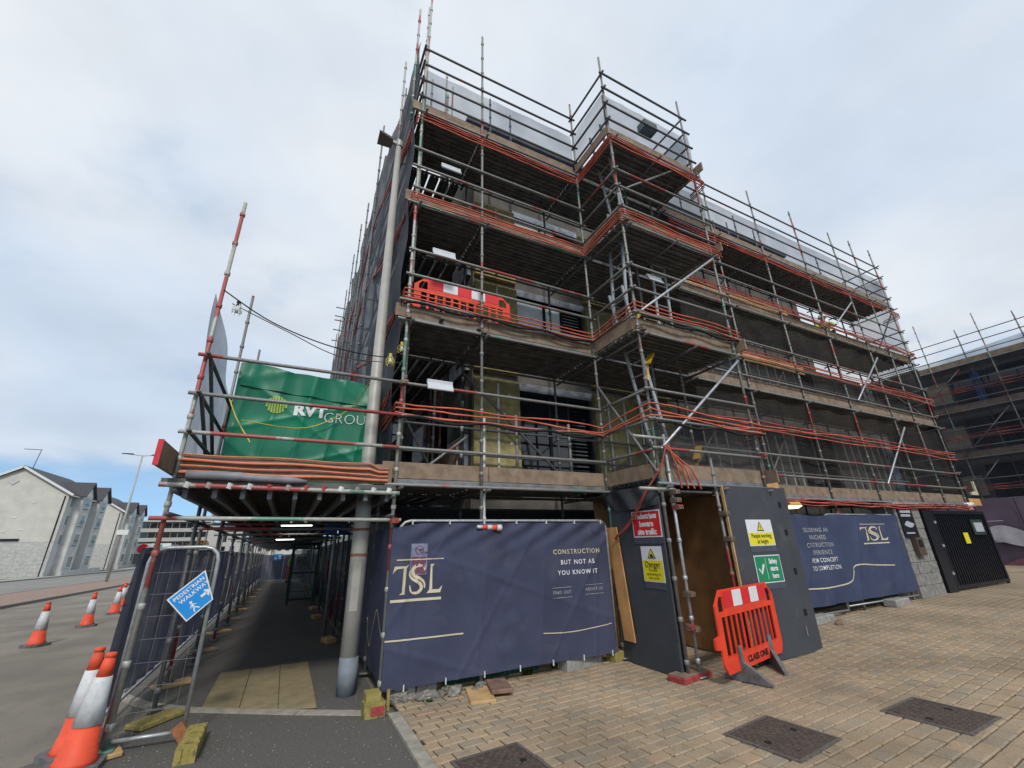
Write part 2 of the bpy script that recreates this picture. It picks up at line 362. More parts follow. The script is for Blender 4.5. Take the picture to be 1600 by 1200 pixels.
def smooth_pts(pts, k=6):
    out = []
    for i in range(len(pts)-1):
        p0 = pts[max(i-1, 0)]; p1 = pts[i]; p2 = pts[i+1]; p3 = pts[min(i+2, len(pts)-1)]
        for s in range(k):
            t = s/k; out.append(tuple(.5*((2*b)+(-a+c)*t+(2*a-5*b+4*c-d)*t*t+(-a+3*b-3*c+d)*t**3) for a, b, c, d in zip(p0, p1, p2, p3)))
    out.append(tuple(pts[-1])); return out
def circle(cx, cy, r, n=24): return [(cx+r*math.cos(2*math.pi*i/n), cy+r*math.sin(2*math.pi*i/n)) for i in range(n)]
def rect(a, b, c, d): return [(a, c), (b, c), (b, d), (a, d)]

def tsl_logo(fr, u, v, h, parent, disp=None, sx=1.0):
    """three serif letters between two rules, u,v = lower left of the letters, h = letter height"""
    def P(pl): return [[(u+x*h*sx, v+y*h) for x, y in q] for q in pl]
    pol = []
    pol.append([(.0, .70), (.06, .96), (.50, .96), (.60, 1.02), (.50, .86), (.40, .89), (.16, .87), (.06, .78)])
    pol.append([(.40, .90), (.51, .90), (.49, .06), (.49, .0), (.28, .0), (.38, .07)])
    pol.append([(1.42, 1.0), (1.58, 1.0), (1.50, .9), (1.51, .12), (1.40, .12), (1.43, .9)])
    pol.append([(1.30, .0), (1.82, .0), (1.90, .24), (1.76, .11), (1.51, .115), (1.40, .115)])
    up = smooth_pts([(1.20, .74), (1.19, .88), (1.06, .96), (.88, .95), (.76, .85), (.76, .70), (.88, .58), (1.06, .50), (1.20, .36), (1.22, .18)])
    n = len(up); pol += ribbon(up, [(.04+.09*math.sin(math.pi*min(1, i/n*1.02))) for i in range(n)])
    lo = smooth_pts([(.66, .80), (.64, .66), (.74, .52), (.92, .42), (1.06, .32), (1.10, .18), (1.00, .06), (.86, .03), (.72, .08), (.66, .30)])
    n = len(lo); pol += ribbon(lo, [(.03+.09*math.sin(math.pi*min(1, i/n*1.02))) for i in range(n)])
    pol.append([(.12, 1.16), (1.92, 1.16), (1.92, 1.20), (.12, 1.20)])
    pol.append([(-.02, -.24), (1.86, -.24), (1.86, -.15), (-.02, -.15)])
    def dense(q):
        return q
    return flat([dense(q) for q in P(pol)], fr, GOLD, parent, 'logo', .005, disp)

# ================================================================ THE SETTING
def sheet(name, x0, x1, y0, y1, lift, m, parent=None):
    ys = sorted({y0, y1, *[y for y in (7, 97) if y0 < y < y1]}); mb = MB()
    v = []; f = []
    for y in ys: v += [(x0, y, gz(y)+lift), (x1, y, gz(y)+lift)]
    for i in range(len(ys)-1): f.append((2*i, 2*i+1, 2*i+3, 2*i+2))
    return struct(name, mb.add(v, f), m, parent)
ASPH = mat('dusty road asphalt', (.225, .198, .162), .92, 0, .22, .45, .45, 160, dirt=((.15, .136, .116), 1.1, .46, .55), stretch=(1, .55, 1))
ASPH2 = mat('worn grey asphalt', (.125, .117, .105), .92, 0, .3, 55, .6, 190, dirt=((.16, .15, .135), 2.2, .56, .6))
FOOT = mat('footway tarmac', (.125, .118, .108), .92, 0, .2, 60, .5, 200, dirt=((.08, .075, .07), 1.5, .55, .6))
FARR = mat('far carriageway', (.22, .21, .195), .92, 0, .12, .8)
VERGE = mat('red brown block verge', (.27, .19, .15), .95, 0, .2, 6, .3, 40)
GRASS = mat('distant ground', (.11, .115, .08), .95, 0, .3, .2)
sheet('ground', -900, 900, -200, 1500, -.02, GRASS)
sheet('road', -9.9, 1.3, -60, 420, -.004, ASPH)
apron = MB()
apron.add([(-9, -20, .001), (1.24, -20, .001), (1.24, 5.6, .001), (.9, 5.85, .001), (-.76, 7.0, .001), (-2.3, 5.7, .001), (-2.6, 4.5, .001), (-6, 1, .001)], [(0, 1, 2, 3, 4, 5, 6, 7)])
struct('road_patch', apron, ASPH2)
foot = MB(); yy = [5.62, 7.0, 97, 160]
foot.add([(1.24, 5.62, .005), (.92, 5.86, .005), (-.74, 7.0, .005), (1.24, 7.0, .005)], [(0, 3, 2, 1)])
foot.add([(-.74, 7.0, .005), (1.24, 7, .005), (1.24, 97, gz(97)+.005), (-1.75, 97, gz(97)+.005), (-1.75, 8.2, gz(8.2)+.005)], [(0, 1, 2, 3, 4)])
struct('footway', foot, FOOT)
sheet('verge', -13.9, -9.9, -60, 300, .10, VERGE)
sheet('far_road', -24.5, -13.9, -60, 420, -.002, FARR)
sheet('far_pavement', -27.2, -24.5, -60, 420, .10, mat('far pavement', (.33, .31, .28), .9))
kb = MB()
for a, b in ((-60, 7), (7, 97), (97, 300)):
    for x in (-9.96, -13.9, -24.56):
        kb.add([(x, a, gz(a)-.05), (x+.12, a, gz(a)-.05), (x+.12, b, gz(b)-.05), (x, b, gz(b)-.05), (x, a, gz(a)+.115), (x+.12, a, gz(a)+.115), (x+.12, b, gz(b)+.115), (x, b, gz(b)+.115)],
               [(4, 5, 6, 7), (0, 1, 5, 4), (2, 3, 7, 6), (0, 4, 7, 3), (1, 2, 6, 5)])
struct('kerb', kb, mat('dull kerb', (.20, .19, .175), .9))
mk = MB()
for i in range(9):
    y = 20+i*9; mk.add([(-19.2, y, gz(y)+.003), (-19.05, y, gz(y)+.003), (-19.05, y+4, gz(y+4)+.003), (-19.2, y+4, gz(y+4)+.003)], [(0, 1, 2, 3)])
mk.add([(-14.45, -40, .003), (-14.33, -40, .003), (-14.33, 7, .003), (-14.45, 7, .003), (-14.33, 97, gz(97)+.003), (-14.45, 97, gz(97)+.003)], [(0, 1, 2, 3), (3, 2, 4, 5)])
struct('road_marking', mk, mat('worn road paint', (.5, .49, .46), .8, 0, .25, 6))

# flush dropped kerb across the end of the walkway and the edging of the block paving
kp = struct('dropped_kerb', MB().bar((1.2, 5.70, -.05), (.93, 5.88, -.05), .13, .13), KERB)
pts = [Vector((.93, 5.88, .0)), Vector((.36, 6.24, .0)), Vector((-.20, 6.62, .0)), Vector((-.76, 7.0, .0)), Vector((-1.3, 7.55, gz(7.5))), Vector((-1.75, 8.3, gz(8.3))), Vector((-1.8, 9.2, gz(9.2))), Vector((-1.8, 10.1, gz(10.1)))]
for a, b in zip(pts, pts[1:]):
    d = (b-a).normalized()*.006; obj('kerb_stone', MB().bar(a+d+Vector((0, 0, -.045)), b-d+Vector((0, 0, -.045)), .13, .12), KERB, kp)
ep = struct('edging', MB().box(1.25, 1.35, 2, 5.60, -.1, .004), KERB)
for i in range(7):
    y = 5.60-i*.45; obj('edging_stone', MB().box(1.236, 1.356, y-.442, y, .0, .03+.003*(i % 2)), KERB, ep)

# block paving ----------------------------------------------------------
def paver_material(name, far=False):
    m = bpy.data.materials.new(name); m.use_nodes = True; t = m.node_tree; n = t.nodes; l = t.links; p = n['Principled BSDF']
    p.inputs['Roughness'].default_value = .9; p.inputs['Specular IOR Level'].default_value = .25
    geo = n.new('ShaderNodeNewGeometry'); oi = n.new('ShaderNodeObjectInfo')
    nz = n.new('ShaderNodeTexNoise'); nz.inputs['Scale'].default_value = 70; nz.inputs['Detail'].default_value = 7; nz.inputs['Roughness'].default_value = .7; l.new(geo.outputs['Position'], nz.inputs['Vector'])
    big = n.new('ShaderNodeTexNoise'); big.inputs['Scale'].default_value = .9; big.inputs['Detail'].default_value = 5; l.new(geo.outputs['Position'], big.inputs['Vector'])
    if far:
        mp = n.new('ShaderNodeMapping'); mp.inputs['Rotation'].default_value = (0, 0, R(-3.5)); l.new(geo.outputs['Position'], mp.inputs[0])
        br = n.new('ShaderNodeTexBrick'); l.new(mp.outputs[0], br.inputs['Vector']); br.inputs['Scale'].default_value = 1; br.inputs['Brick Width'].default_value = .241
        br.inputs['Row Height'].default_value = .141; br.inputs['Mortar Size'].default_value = .007; br.inputs['Color1'].default_value = (.38, .285, .185, 1); br.inputs['Color2'].default_value = (.33, .265, .19, 1)
        br.inputs['Mortar'].default_value = (.13, .105, .07, 1); base = br.outputs[0]
    else:
        sm = n.new('ShaderNodeMath'); sm.operation = 'ADD'; l.new(geo.outputs['Random Per Island'], sm.inputs[0]); l.new(oi.outputs['Random'], sm.inputs[1])
        fr = n.new('ShaderNodeMath'); fr.operation = 'FRACT'; l.new(sm.outputs[0], fr.inputs[0])
        cr = n.new('ShaderNodeValToRGB'); l.new(fr.outputs[0], cr.inputs[0]); e = cr.color_ramp.elements
        e[0].position = 0; e[0].color = (.38, .285, .185, 1); e[1].position = 1; e[1].color = (.38, .285, .185, 1)
        for ps, c in ((.25, (.34, .262, .178, 1)), (.5, (.385, .295, .20, 1)), (.68, (.30, .25, .185, 1)), (.78, (.345, .27, .19, 1)), (.95, (.41, .29, .195, 1))):
            q = e.new(ps); q.color = c
        base = cr.outputs[0]
    mx = n.new('ShaderNodeMix'); mx.data_type = 'RGBA'; mx.blend_type = 'MULTIPLY'; mx.inputs[0].default_value = 1; l.new(base, mx.inputs[6])
    rr = n.new('ShaderNodeMapRange'); rr.inputs[1].default_value = .3; rr.inputs[2].default_value = .7; rr.inputs[3].default_value = .72; rr.inputs[4].default_value = 1.25; l.new(nz.outputs[0], rr.inputs[0])
    r2 = n.new('ShaderNodeMapRange'); r2.inputs[1].default_value = .35; r2.inputs[2].default_value = .65; r2.inputs[3].default_value = .78; r2.inputs[4].default_value = 1.1; l.new(big.outputs[0], r2.inputs[0])
    stn = n.new('ShaderNodeTexNoise'); stn.inputs['Scale'].default_value = 3.3; stn.inputs['Detail'].default_value = 8; stn.inputs['Roughness'].default_value = .68; l.new(geo.outputs['Position'], stn.inputs['Vector'])
    r3 = n.new('ShaderNodeMapRange'); r3.inputs[1].default_value = .56; r3.inputs[2].default_value = .70; r3.inputs[3].default_value = 1.0; r3.inputs[4].default_value = .75; l.new(stn.outputs[0], r3.inputs[0])
    m3 = n.new('ShaderNodeMath'); m3.operation = 'MULTIPLY'; l.new(r2.outputs[0], m3.inputs[0]); l.new(r3.outputs[0], m3.inputs[1]); r2 = m3
    mm = n.new('ShaderNodeMath'); mm.operation = 'MULTIPLY'; l.new(rr.outputs[0], mm.inputs[0]); l.new(r2.outputs[0], mm.inputs[1])
    cc = n.new('ShaderNodeCombineColor')
    for i in range(3): l.new(mm.outputs[0], cc.inputs[i])
    l.new(cc.outputs[0], mx.inputs[7]); l.new(mx.outputs[2], p.inputs['Base Color'])
    bb = n.new('ShaderNodeBump'); bb.inputs['Strength'].default_value = .35; bb.inputs['Distance'].default_value = .01; l.new(nz.outputs[0], bb.inputs['Height']); l.new(bb.outputs[0], p.inputs['Normal'])
    MATS[name] = m; return m
PAV = paver_material('tan block paver'); PAVF = paver_material('tan block paving far off', True)
SAND = mat('sandy joints', (.06, .05, .034), .95, 0, .35, 9, .4, 120, dirt=((.06, .07, .03), 2.2, .56, .6))
def paved(x0, lift):
    xs = [x0]+[q for q in (6.5, 15.6, 90) if q > x0]; mb = MB(); mb.v = [(q, y, lift+pzx(q)) for q in xs for y in (-30, 40)]
    mb.f = [(2*i, 2*i+2, 2*i+3, 2*i+1) for i in range(len(xs)-1)]; mb.mi = [0]*len(mb.f); return mb
pb = paved(1.35, .004)
paving = struct('block_paving', pb, SAND)
PX1 = 14.0
pf = paved(PX1-.25, .013)
struct('block_paving_far', pf, PAVF)
MH = [(4.29, 3.15, .75, .68, R(6)), (6.11, 2.68, .76, .70, R(2)), (1.83, 3.92, .66, .66, R(4))]
def paver_mb(mb, cx, cy, a, lx, ly, dz, tx, ty, z0=0):
    c, s = math.cos(a), math.sin(a); v = []
    for k, (ins, z) in enumerate(((0, 0), (.0, .010), (.009, .018))):
        for sx, sy in ((-1, -1), (1, -1), (1, 1), (-1, 1)):
            px, py = sx*(lx/2-ins), sy*(ly/2-ins); v.append((cx+px*c-py*s, cy+px*s+py*c, z0+z+(dz+tx*px+ty*py if k else 0)))
    mb.add(v, [(8, 9, 10, 11)]+[(k*4+i, k*4+(i+1) % 4, k*4+4+(i+1) % 4, k*4+4+i) for k in (0, 1) for i in range(4)])
PA = R(3.5); ca, sa = math.cos(PA), math.sin(PA); rnd = random.Random(3); allp = []
for j in range(-45, 75):
    for i in range(-20, 80):
        px = (i+(.5 if j % 2 else 0)+.06*math.sin(j*1.7))*.241; py = j*.141
        x = px*ca-py*sa; y = px*sa+py*ca
        if x < 1.47 or x > PX1-.1 or y < 1.0 or y > 6.6: continue
        v = Vector((x, y, 0))-EYE; dz = v.dot(_f); sx = v.dot(_r)/dz*FPX; sy = v.dot(_u)/dz*FPX
        if dz < .3 or abs(sx) > 900 or sy < -690: continue
        bad = False
        for mx_, my_, mw_, mh_, ma_ in MH:
            c, s = math.cos(-ma_), math.sin(-ma_); dx, dy = x-mx_, y-my_; qx, qy = dx*c-dy*s, dx*s+dy*c
            if abs(qx) < mw_/2-.125 and abs(qy) < mh_/2-.075: bad = True
        if not bad: allp.append((v.length, x, y))
cut = []
for j in range(-45, 75):
    px = None
    for i in range(-20, 80):
        qx = (i+(.5 if j % 2 else 0)+.06*math.sin(j*1.7))*.241; qy = j*.141; x = qx*ca-qy*sa; y = qx*sa+qy*ca
        if x >= 1.47 and 1.0 < y < 6.6:
            gap = x-.1205-1.362
            if gap > .035: cut.append((1.362+gap/2, y-(x-1.362-gap/2)*math.tan(PA), gap-.012))
            break
allp.sort(); PM = []
for k in range(6):
    mb = MB(); paver_mb(mb, 0, 0, 0, .227, .128, rnd.uniform(-.002, .003), rnd.uniform(-.012, .012), rnd.uniform(-.015, .015)); PM.append(mb.mesh('paver', PAV))
vis = [q for q in allp if abs(((Vector((q[1], q[2], 0))-EYE).dot(_r))/((Vector((q[1], q[2], 0))-EYE).dot(_f))*FPX) < 800 and (Vector((q[1], q[2], 0))-EYE).dot(_u)/((Vector((q[1], q[2], 0))-EYE).dot(_f))*FPX > -600]
first = set(id(q) for q in vis[:300]); rest = MB()
for q in allp:
    if id(q) in first:
        o = bpy.data.objects.new('paver', PM[rnd.randrange(6)]); link(o, paving); o.location = (q[1], q[2], .002+pzx(q[1])); o.rotation_euler = (0, 0, PA+rnd.uniform(-.012, .012)+(math.pi if rnd.random() < .5 else 0))
    else: paver_mb(rest, q[1], q[2], PA+rnd.uniform(-.014, .014), .227, .128, rnd.uniform(-.002, .003), rnd.uniform(-.012, .012), rnd.uniform(-.015, .015), pzx(q[1]))
for x, y, g_ in cut: paver_mb(rest, x, y, PA, g_, .131, 0, 0, 0)
rp = obj('pavers', rest, PAV, paving); rp.location.z = .002; rp['kind'] = 'stuff'

IRON = mat('rusty cast iron', (.10, .075, .062), .75, .3, .3, 25, .4, 120, dirt=((.055, .045, .042), 6, .55, .8))
def manhole(i, lab):
    x, y, mw_, mh_, a = MH[i]; t = thing('manhole_cover', (0, 0, 0), lab, 'manhole cover', 'iron covers set in the block paving')
    fr = MB()
    for x0, x1, y0, y1 in ((-mw_/2, mw_/2, -mh_/2, -mh_/2+.03), (-mw_/2, mw_/2, mh_/2-.03, mh_/2), (-mw_/2, -mw_/2+.03, -mh_/2+.03, mh_/2-.03), (mw_/2-.03, mw_/2, -mh_/2+.03, mh_/2-.03)): fr.box(x0, x1, y0, y1, 0, .022)
    obj('frame', fr, mat('worn iron frame', (.17, .15, .135), .6, .4, .3, 30), t)
    for hx, hy in ((-.3, 0), (.3, 0)): obj('lifting_eye', MB().tube([(mw_*hx, mh_*hy, .0192), (mw_*hx, mh_*hy, .0245)], .03, 10), BLACK, t)
    obj('plate', MB().box(-mw_/2+.036, mw_/2-.036, -mh_/2+.036, mh_/2-.036, 0, .019), IRON, t)
    st = MB(); n = 15
    for r_ in range(n):
        for c_ in range(n):
            if (r_+c_) % 2: continue
            px = -mw_/2+.06+c_*(mw_-.12)/(n-1); py = -mh_/2+.06+r_*(mh_-.12)/(n-1)
            st.add([(px+.017*math.cos(k*1.047), py+.017*math.sin(k*1.047), .019) for k in range(6)]+[(px+.011*math.cos(k*1.047), py+.011*math.sin(k*1.047), .0235) for k in range(6)],
                   [(6, 7, 8, 9, 10, 11)]+[(k, (k+1) % 6, 6+(k+1) % 6, 6+k) for k in range(6)])
    obj('tread_stud', st, IRON, t, kind='stuff')
    place(t, (x, y, .009), a)
manhole(0, 'rusty iron manhole cover in the paving nearest the red barrier')
manhole(1, 'dark iron manhole cover in the paving furthest to the right')
manhole(2, 'iron manhole cover cut off by the bottom edge of the picture')

# buff tactile slabs
TAC = mat('buff tactile slab', (.29, .235, .135), .9, 0, .18, 5, .5, 95, dirt=((.17, .15, .1), 2.5, .55, .6))
tac = struct('tactile_paving', MB().add([(-.64, 7.0, .008), (.56, 6.2, .008), (.56, 8.7, .008-.02), (-.64, 8.7, -.012)], [(0, 1, 2, 3)]), SAND)
BL = MB()
for i in range(3):
    for j in range(6):
        x = -.64+i*.402; y = 6.28+j*.402
        f_ = lambda xx: 7.06-(xx+.76)*.678
        lo0, lo1 = max(y, f_(x)), max(y, f_(x+.394)); hi = y+.394
        if min(lo0, lo1) > hi-.03: continue
        lo0 = min(lo0, hi-.01); jz = random.uniform(-.003, .003); z = lambda q: gz(q)+.022+jz
        for bi in range(6):
            for bj in range(6):
                bx_, by_ = x+.033+bi*.0656, y+.033+bj*.0656
                if by_ < f_(bx_)+.03: continue
                BL.add([(bx_+.016*math.cos(k*1.047), by_+.016*math.sin(k*1.047), z(y)) for k in range(6)]+[(bx_+.011*math.cos(k*1.047), by_+.011*math.sin(k*1.047), z(y)+.0028) for k in range(6)], [(6, 7, 8, 9, 10, 11)]+[(k, (k+1) % 6, 6+(k+1) % 6, 6+k) for k in range(6)])
        obj('tactile_slab', MB().prism([(x, lo0), (x+.394, lo1), (x+.394, hi), (x, hi)], (Vector((0, 0, z(y))), Vector((1, 0, 0)), Vector((0, 1, 0))), -.02, 0), TAC, tac)


# ================================================================ THE BUILDING UNDER CONSTRUCTION
YW = 7.6; XW = 2.95; XE = 16.3; ZT = 12.25
bld = thing('building', (XW, YW, 0), 'half clad apartment block with yellow insulation and dark windows behind the scaffold', 'building')
def wall_cells(xs, zs, holes, y0, y1, axis='x'):
    mb = MB(); xs = sorted(set(xs+[h[0] for h in holes]+[h[1] for h in holes])); zs = sorted(set(zs+[h[2] for h in holes]+[h[3] for h in holes]))
    for a, b in zip(xs, xs[1:]):
        for c, d in zip(zs, zs[1:]):
            mx_, mz_ = (a+b)/2, (c+d)/2
            if any(h[0] < mx_ < h[1] and h[2] < mz_ < h[3] for h in holes): continue
            if axis == 'x': mb.box(a, b, y0, y1, c, d)
            else: mb.box(y0, y1, a, b, c, d)
    return mb
LV = [2.5, 5.05, 7.4, 9.7]
holesF = [(4.05, 5.95, 3.05, 4.85, 'd'), (4.05, 5.95, 5.9, 7.28, 'r'), (4.05, 5.95, 8.25, 9.66, 'r'), (4.05, 5.95, .3, 2.3, 'd'),
          (13.9, 15.9, 3.0, 4.8, 'd'), (15.2, 16.1, 5.8, 7.2, 'd'), (13.4, 14.6, 8.2, 9.6, 'd'), (9.0, 10.4, .2, 2.3, 'd'), (9.6, 11.0, 8.2, 9.6, 'd')]
obj('wall', wall_cells([XW, XE], [-.2, ZT], [h[:4] for h in holesF], YW, YW+.3), FOIL, bld)
obj('side_wall', wall_cells([YW+.3, 25.5], [-.6, ZT], [(9+k*3.2, 10.6+k*3.2, z, z+1.5) for k in range(5) for z in (3.1, 5.7, 8.1)], XW, XW+.3, 'y'), FOIL, bld)
obj('end_wall', MB().box(XE-.3, XE, YW+.3, 25.5, -.6, ZT), FOIL, bld)
obj('back_wall', MB().box(XW+.3, XE-.3, 25.2, 25.5, -.6, ZT), FOIL, bld)
obj('roof', MB().box(XW-.25, XE+.1, YW-.12, 25.6, ZT, ZT+.12).box(XW+.1, XE-.3, YW+.6, 25, ZT+.12, ZT+.3), DECKW, bld)
for k, z in enumerate((2.45, 5.0, 7.35, 9.68)): obj('floor_slab', MB().box(XW+.31, XE-.31, YW+.31, 25.1, z-.2, z), CONC, bld)
for x0, x1, z0, z1, kd in holesF:
    fr = MB(); t_ = .05; yf = YW+.06
    for a, b, c, d in ((x0, x1, z0, z0+t_), (x0, x1, z1-t_, z1), (x0, x0+t_, z0+t_, z1-t_), (x1-t_, x1, z0+t_, z1-t_)): fr.box(a, b, yf, yf+.07, c, d)
    xm = x0+(x1-x0)*.42; xn = x0+(x1-x0)*.68
    fr.box(xm-.03, xm+.03, yf, yf+.07, z0+t_, z1-t_); fr.box(xn-.03, xn+.03, yf, yf+.07, z0+t_, z1-t_)
    o = obj('window', fr, BLACKM, bld)
    g = GLASSR if kd == 'r' else GLASSD
    for a, b in ((x0+t_, xm-.03), (xm+.03, xn-.03)): sub('pane', MB().box(a, b, yf+.03, yf+.04, z0+t_, z1-t_), g, o)
    sub('pane', MB().box(xn+.03, x1-t_, yf+.05, yf+.055, z0+t_, z1-t_), g, o)
    lv = MB(); z = z0+t_+.06
    while z < z1-t_-.03: lv.bar((xn+.03, yf+.02, z), (x1-t_, yf+.02, z), .05, .022, (0, .5, 1)); z += .085
    sub('louvre', lv, BLACKM, o)
# insulation boards on the front, one by one
def insul(x0, x1, z0, z1):
    for (a, b) in ((x0, x0+(x1-x0)*.5-.005), (x0+(x1-x0)*.5+.005, x1)):
        z = z0
        while z < z1-.05:
            h = min(1.2, z1-z); obj('insulation_board', MB().box(a, b, YW-.11-random.uniform(0, .008), YW-.002, z+.003, z+h-.003), INSUL, bld); z += h
for z0, z1 in ((2.62, 4.98), (5.15, 7.33), (7.5, 9.62)):
    insul(2.96, 4.0, z0, z1)
    if z0 < 8: insul(6.0, 8.5, z0, z1)
    for x in (3.48,)+((6.35, 6.85, 7.35, 7.9) if z0 < 8 else ()): obj('batten', MB().box(x-.022, x+.022, YW-.15, YW-.121, z0+.1, z1-.1), BATT, bld)
    for i in range(17):
        x = 8.75+i*.45
        if any(h[0]-.1 < x < h[1]+.1 and h[2] < (z0+z1)/2 < h[3] for h in holesF) or random.random() < .12: continue
        obj('batten', MB().box(x-.02, x+.02, YW-.04, YW-.003, z0+.1, z1-.15-random.random()*.3), BATT, bld)
for k in range(5):                                      # foil faced boards on the left flank
    for z in (2.7, 5.2, 7.6):
        y = 7.75+k*3.2
        obj('foil_board', MB().box(XW-.09, XW-.003, y, y+1.1, z, z+1.1), FOILS if k % 2 == 0 else FOIL, bld)
        obj('foil_board', MB().box(XW-.09, XW-.003, y, y+1.1, z+1.12, z+2.1), FOIL if k % 2 == 0 else FOILS, bld)
obj('low_wing', MB().box(XE+.003, 19.25, YW+.02, 20, -.6, 7.3), FOIL, bld)
for i in range(6): obj('batten', MB().box(16.6+i*.45-.02, 16.6+i*.45+.02, YW-.015, YW+.018, 2.8, 4.8), BATT, bld)
for (x0, x1, z0, z1) in ((3.1, 3.95, 2.8, 4.9), (6.1, 8.4, 2.8, 4.9), (6.1, 8.4, 5.3, 7.2), (3.1, 3.95, 5.4, 7.2)):
    for k in range(int((x1-x0)*6)):
        x = random.uniform(x0, x1); z = random.uniform(z0, z1); obj('fixing_washer', MB().prism(circle(0, 0, .032, 10), (Vector((x, YW-.12, z)), Vector((1, 0, 0)), Vector((0, 0, 1))), 0, .006), BATT, bld)
for k in range(5):
    for z in LV[:3]: obj('wall_bracket', MB().box(8.6+k*1.9, 8.66+k*1.9, YW-.2, YW-.002, z+.5+.2*(k % 2), z+.62+.2*(k % 2)), GALV, bld)
for z in (4.9, 7.3, 9.66): obj('membrane_strip', MB().box(4.0, 6.0, YW-.012, YW-.002, z-.06, z+.12), FOILS, bld)
rs = MB()
for x in (3.3, 4.6, 6.8, 9.4, 11.9, 14.2): rs.box(x, x+.7, YW+.1, YW+.6, ZT+.13, ZT+.42)
obj('roof_upstand', rs, DECKW, bld)

# ================================================================ MAIN SCAFFOLD
YO, YI, YB = 5.95, 7.25, 4.75
scf = thing('scaffold', (1.2, 5.95, 0), 'tall tube scaffold with boarded lifts and orange netting cords round the block front', 'scaffold')
def jit(a=.012): return (random.uniform(-a, a)*.6, random.uniform(-a, a)*.3)
xsL = [1.2, 2.48, 4.85]; xsR = [7.45, 9.55, 11.78, 14.07, 16.43, 17.85, 19.33]
for x, zt, m in ((1.2, 11.9, TUBE_PALE), (2.48, 13.0, TUBE), (4.85, 12.15, TUBE)): standard(x, YO, .05, zt, scf, m, True, jit(.004))
for x, zt in ((4.9, 12.25), (7.4, 12.3)): standard(x, YB, .04, zt, scf, TUBE, True, jit(.003))
standard(5.08, YB-.02, .04, 3.3, scf, GALV, True); standard(4.97, YB+.12, .04, 3.2, scf, TUBE_PALE, True)
standard(6.12, YB+.02, .04, 3.1, scf, TUBE, True)
for x, zt in zip(xsR[1:], (12.2, 12.3, 12.35, 12.3, 12.4, 12.45)): standard(x, YO, .05, zt, scf, TUBE, True, jit(.003))
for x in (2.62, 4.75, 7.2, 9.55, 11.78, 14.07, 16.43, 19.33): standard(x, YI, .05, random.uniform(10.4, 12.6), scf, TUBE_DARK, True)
for y in (7.3, 8.6, 10.9, 13.2, 15.5, 17.8, 20.1, 22.4, 24.7): standard(1.24, y, gz(y)+.05, random.choice((12.6, 13.3, 14.0)), scf, TUBE, True)
for y in (9.7, 12.0, 14.3, 16.6, 18.9, 21.2, 23.5): standard(.86, y, 2.6, random.uniform(12.4, 13.8), scf, TUBE_DARK)
for x, y, zt in ((1.05, 6.25, 13.4), (1.0, 7.4, 13.2), (1.7, 7.4, 13.0), (2.1, 7.5, 13.6)): standard(x, y, 9.8, zt, scf, TUBE_PALE)
for x, y, zt in ((1.32, 6.35, 14.4), (1.36, 6.75, 14.6), (2.35, 8.2, 13.9), (2.55, 8.4, 14.6), (2.45, 8.9, 13.4), (2.62, YI, 4.9)): standard(x, y, 2.6, zt, scf, TUBE_PALE)
standard(2.56, YO+.09, .4, 3.65, scf, mat('white painted tube', (.55, .56, .55), .5, .1, .1))
for x, z0, z1 in ((3.15, 2.6, 3.75), (4.2, 2.65, 3.7), (4.95, 2.5, 3.2)): standard(x, YO+.1, z0, z1, scf, TUBE)

PL = {}
def plank(x0, x1, y, z, parent, along='x', wid=.215, m=None):
    m = m or DECK
    if m.name not in PL:
        mb = MB().box(0, 1, .004, wid-.004, .045, .06); mb.box(0, 1, .004, .022, 0, .045); mb.box(0, 1, wid-.022, wid-.004, 0, .045); mb.box(0, 1, wid/2-.01, wid/2+.01, .012, .045); PL[m.name] = mb.mesh('plank', m)
    o = bpy.data.objects.new('plank', PL[m.name]); link(o, parent)
    M = Matrix.Translation((x0, y, z)) if along == 'x' else Matrix.Translation((y, x0, z)) @ Matrix.Rotation(math.pi/2, 4, 'Z') @ Matrix.Translation((0, -wid, 0))
    o.matrix_basis = M @ Matrix.Diagonal((x1-x0, 1, 1, 1)); return o
for zd in LV:
    zz = zd+.05
    for a, b in zip(xsL, xsL[1:]+[7.45]):
        for k in range(6): plank(a+.01, b-.01, YO+.02+k*.217, zz+random.uniform(0, .006), scf)
    for k in range(5): plank(4.9+.01, 7.4, YB+.02+k*.232, zz+.0+random.uniform(0, .006), scf)
    for a, b in zip(xsR, xsR[1:]):
        for k in range(6): plank(a+.01, b-.01, YO+.02+k*.217, zz+random.uniform(0, .006), scf)
    for a, b in ((7.4, 9.9), (9.9, 12.4)):
        for k in range(5): plank(a, b, 1.28+k*.25, zz+.004, scf, 'y', .215)
    # ledgers and transoms that carry the boards
    for a, b, y in ((1.05, 4.95, YO), (1.05, 7.45, YI), (4.8, 7.5, YB), (7.4, 13.6, YO), (13.4, 19.45, YO), (7.4, 13.6, YI), (13.4, 19.45, YI)):
        tube('ledger', (a, y-.05 if y != YI else y+.05, zd+.02), (b, y-.05 if y != YI else y+.05, zd+.02), scf, TUBE if y != YI else TUBE_DARK)
    for x in xsL+xsR: tube('transom', (x+.06, YO-.18, zd-.03), (x+.06, YI+.15, zd-.03), scf, TUBE_DARK)
    for x in (4.98, 7.34, 6.2): tube('transom', (x, YB-.15, zd-.03), (x, YO+.1, zd-.03), scf, TUBE_DARK)
    for y in (8.6, 10.9, 13.2, 15.5): tube('transom', (1.1, y+.06, zd-.03), (2.9, y+.06, zd-.03), scf, TUBE_DARK)
    tube('ledger', (1.2, 6.0, zd+.02), (1.2, 12.0, zd+.02), scf, TUBE_DARK); tube('ledger', (1.2, 12.0, zd+.02), (1.2, 25, zd+.02), scf, TUBE_DARK)
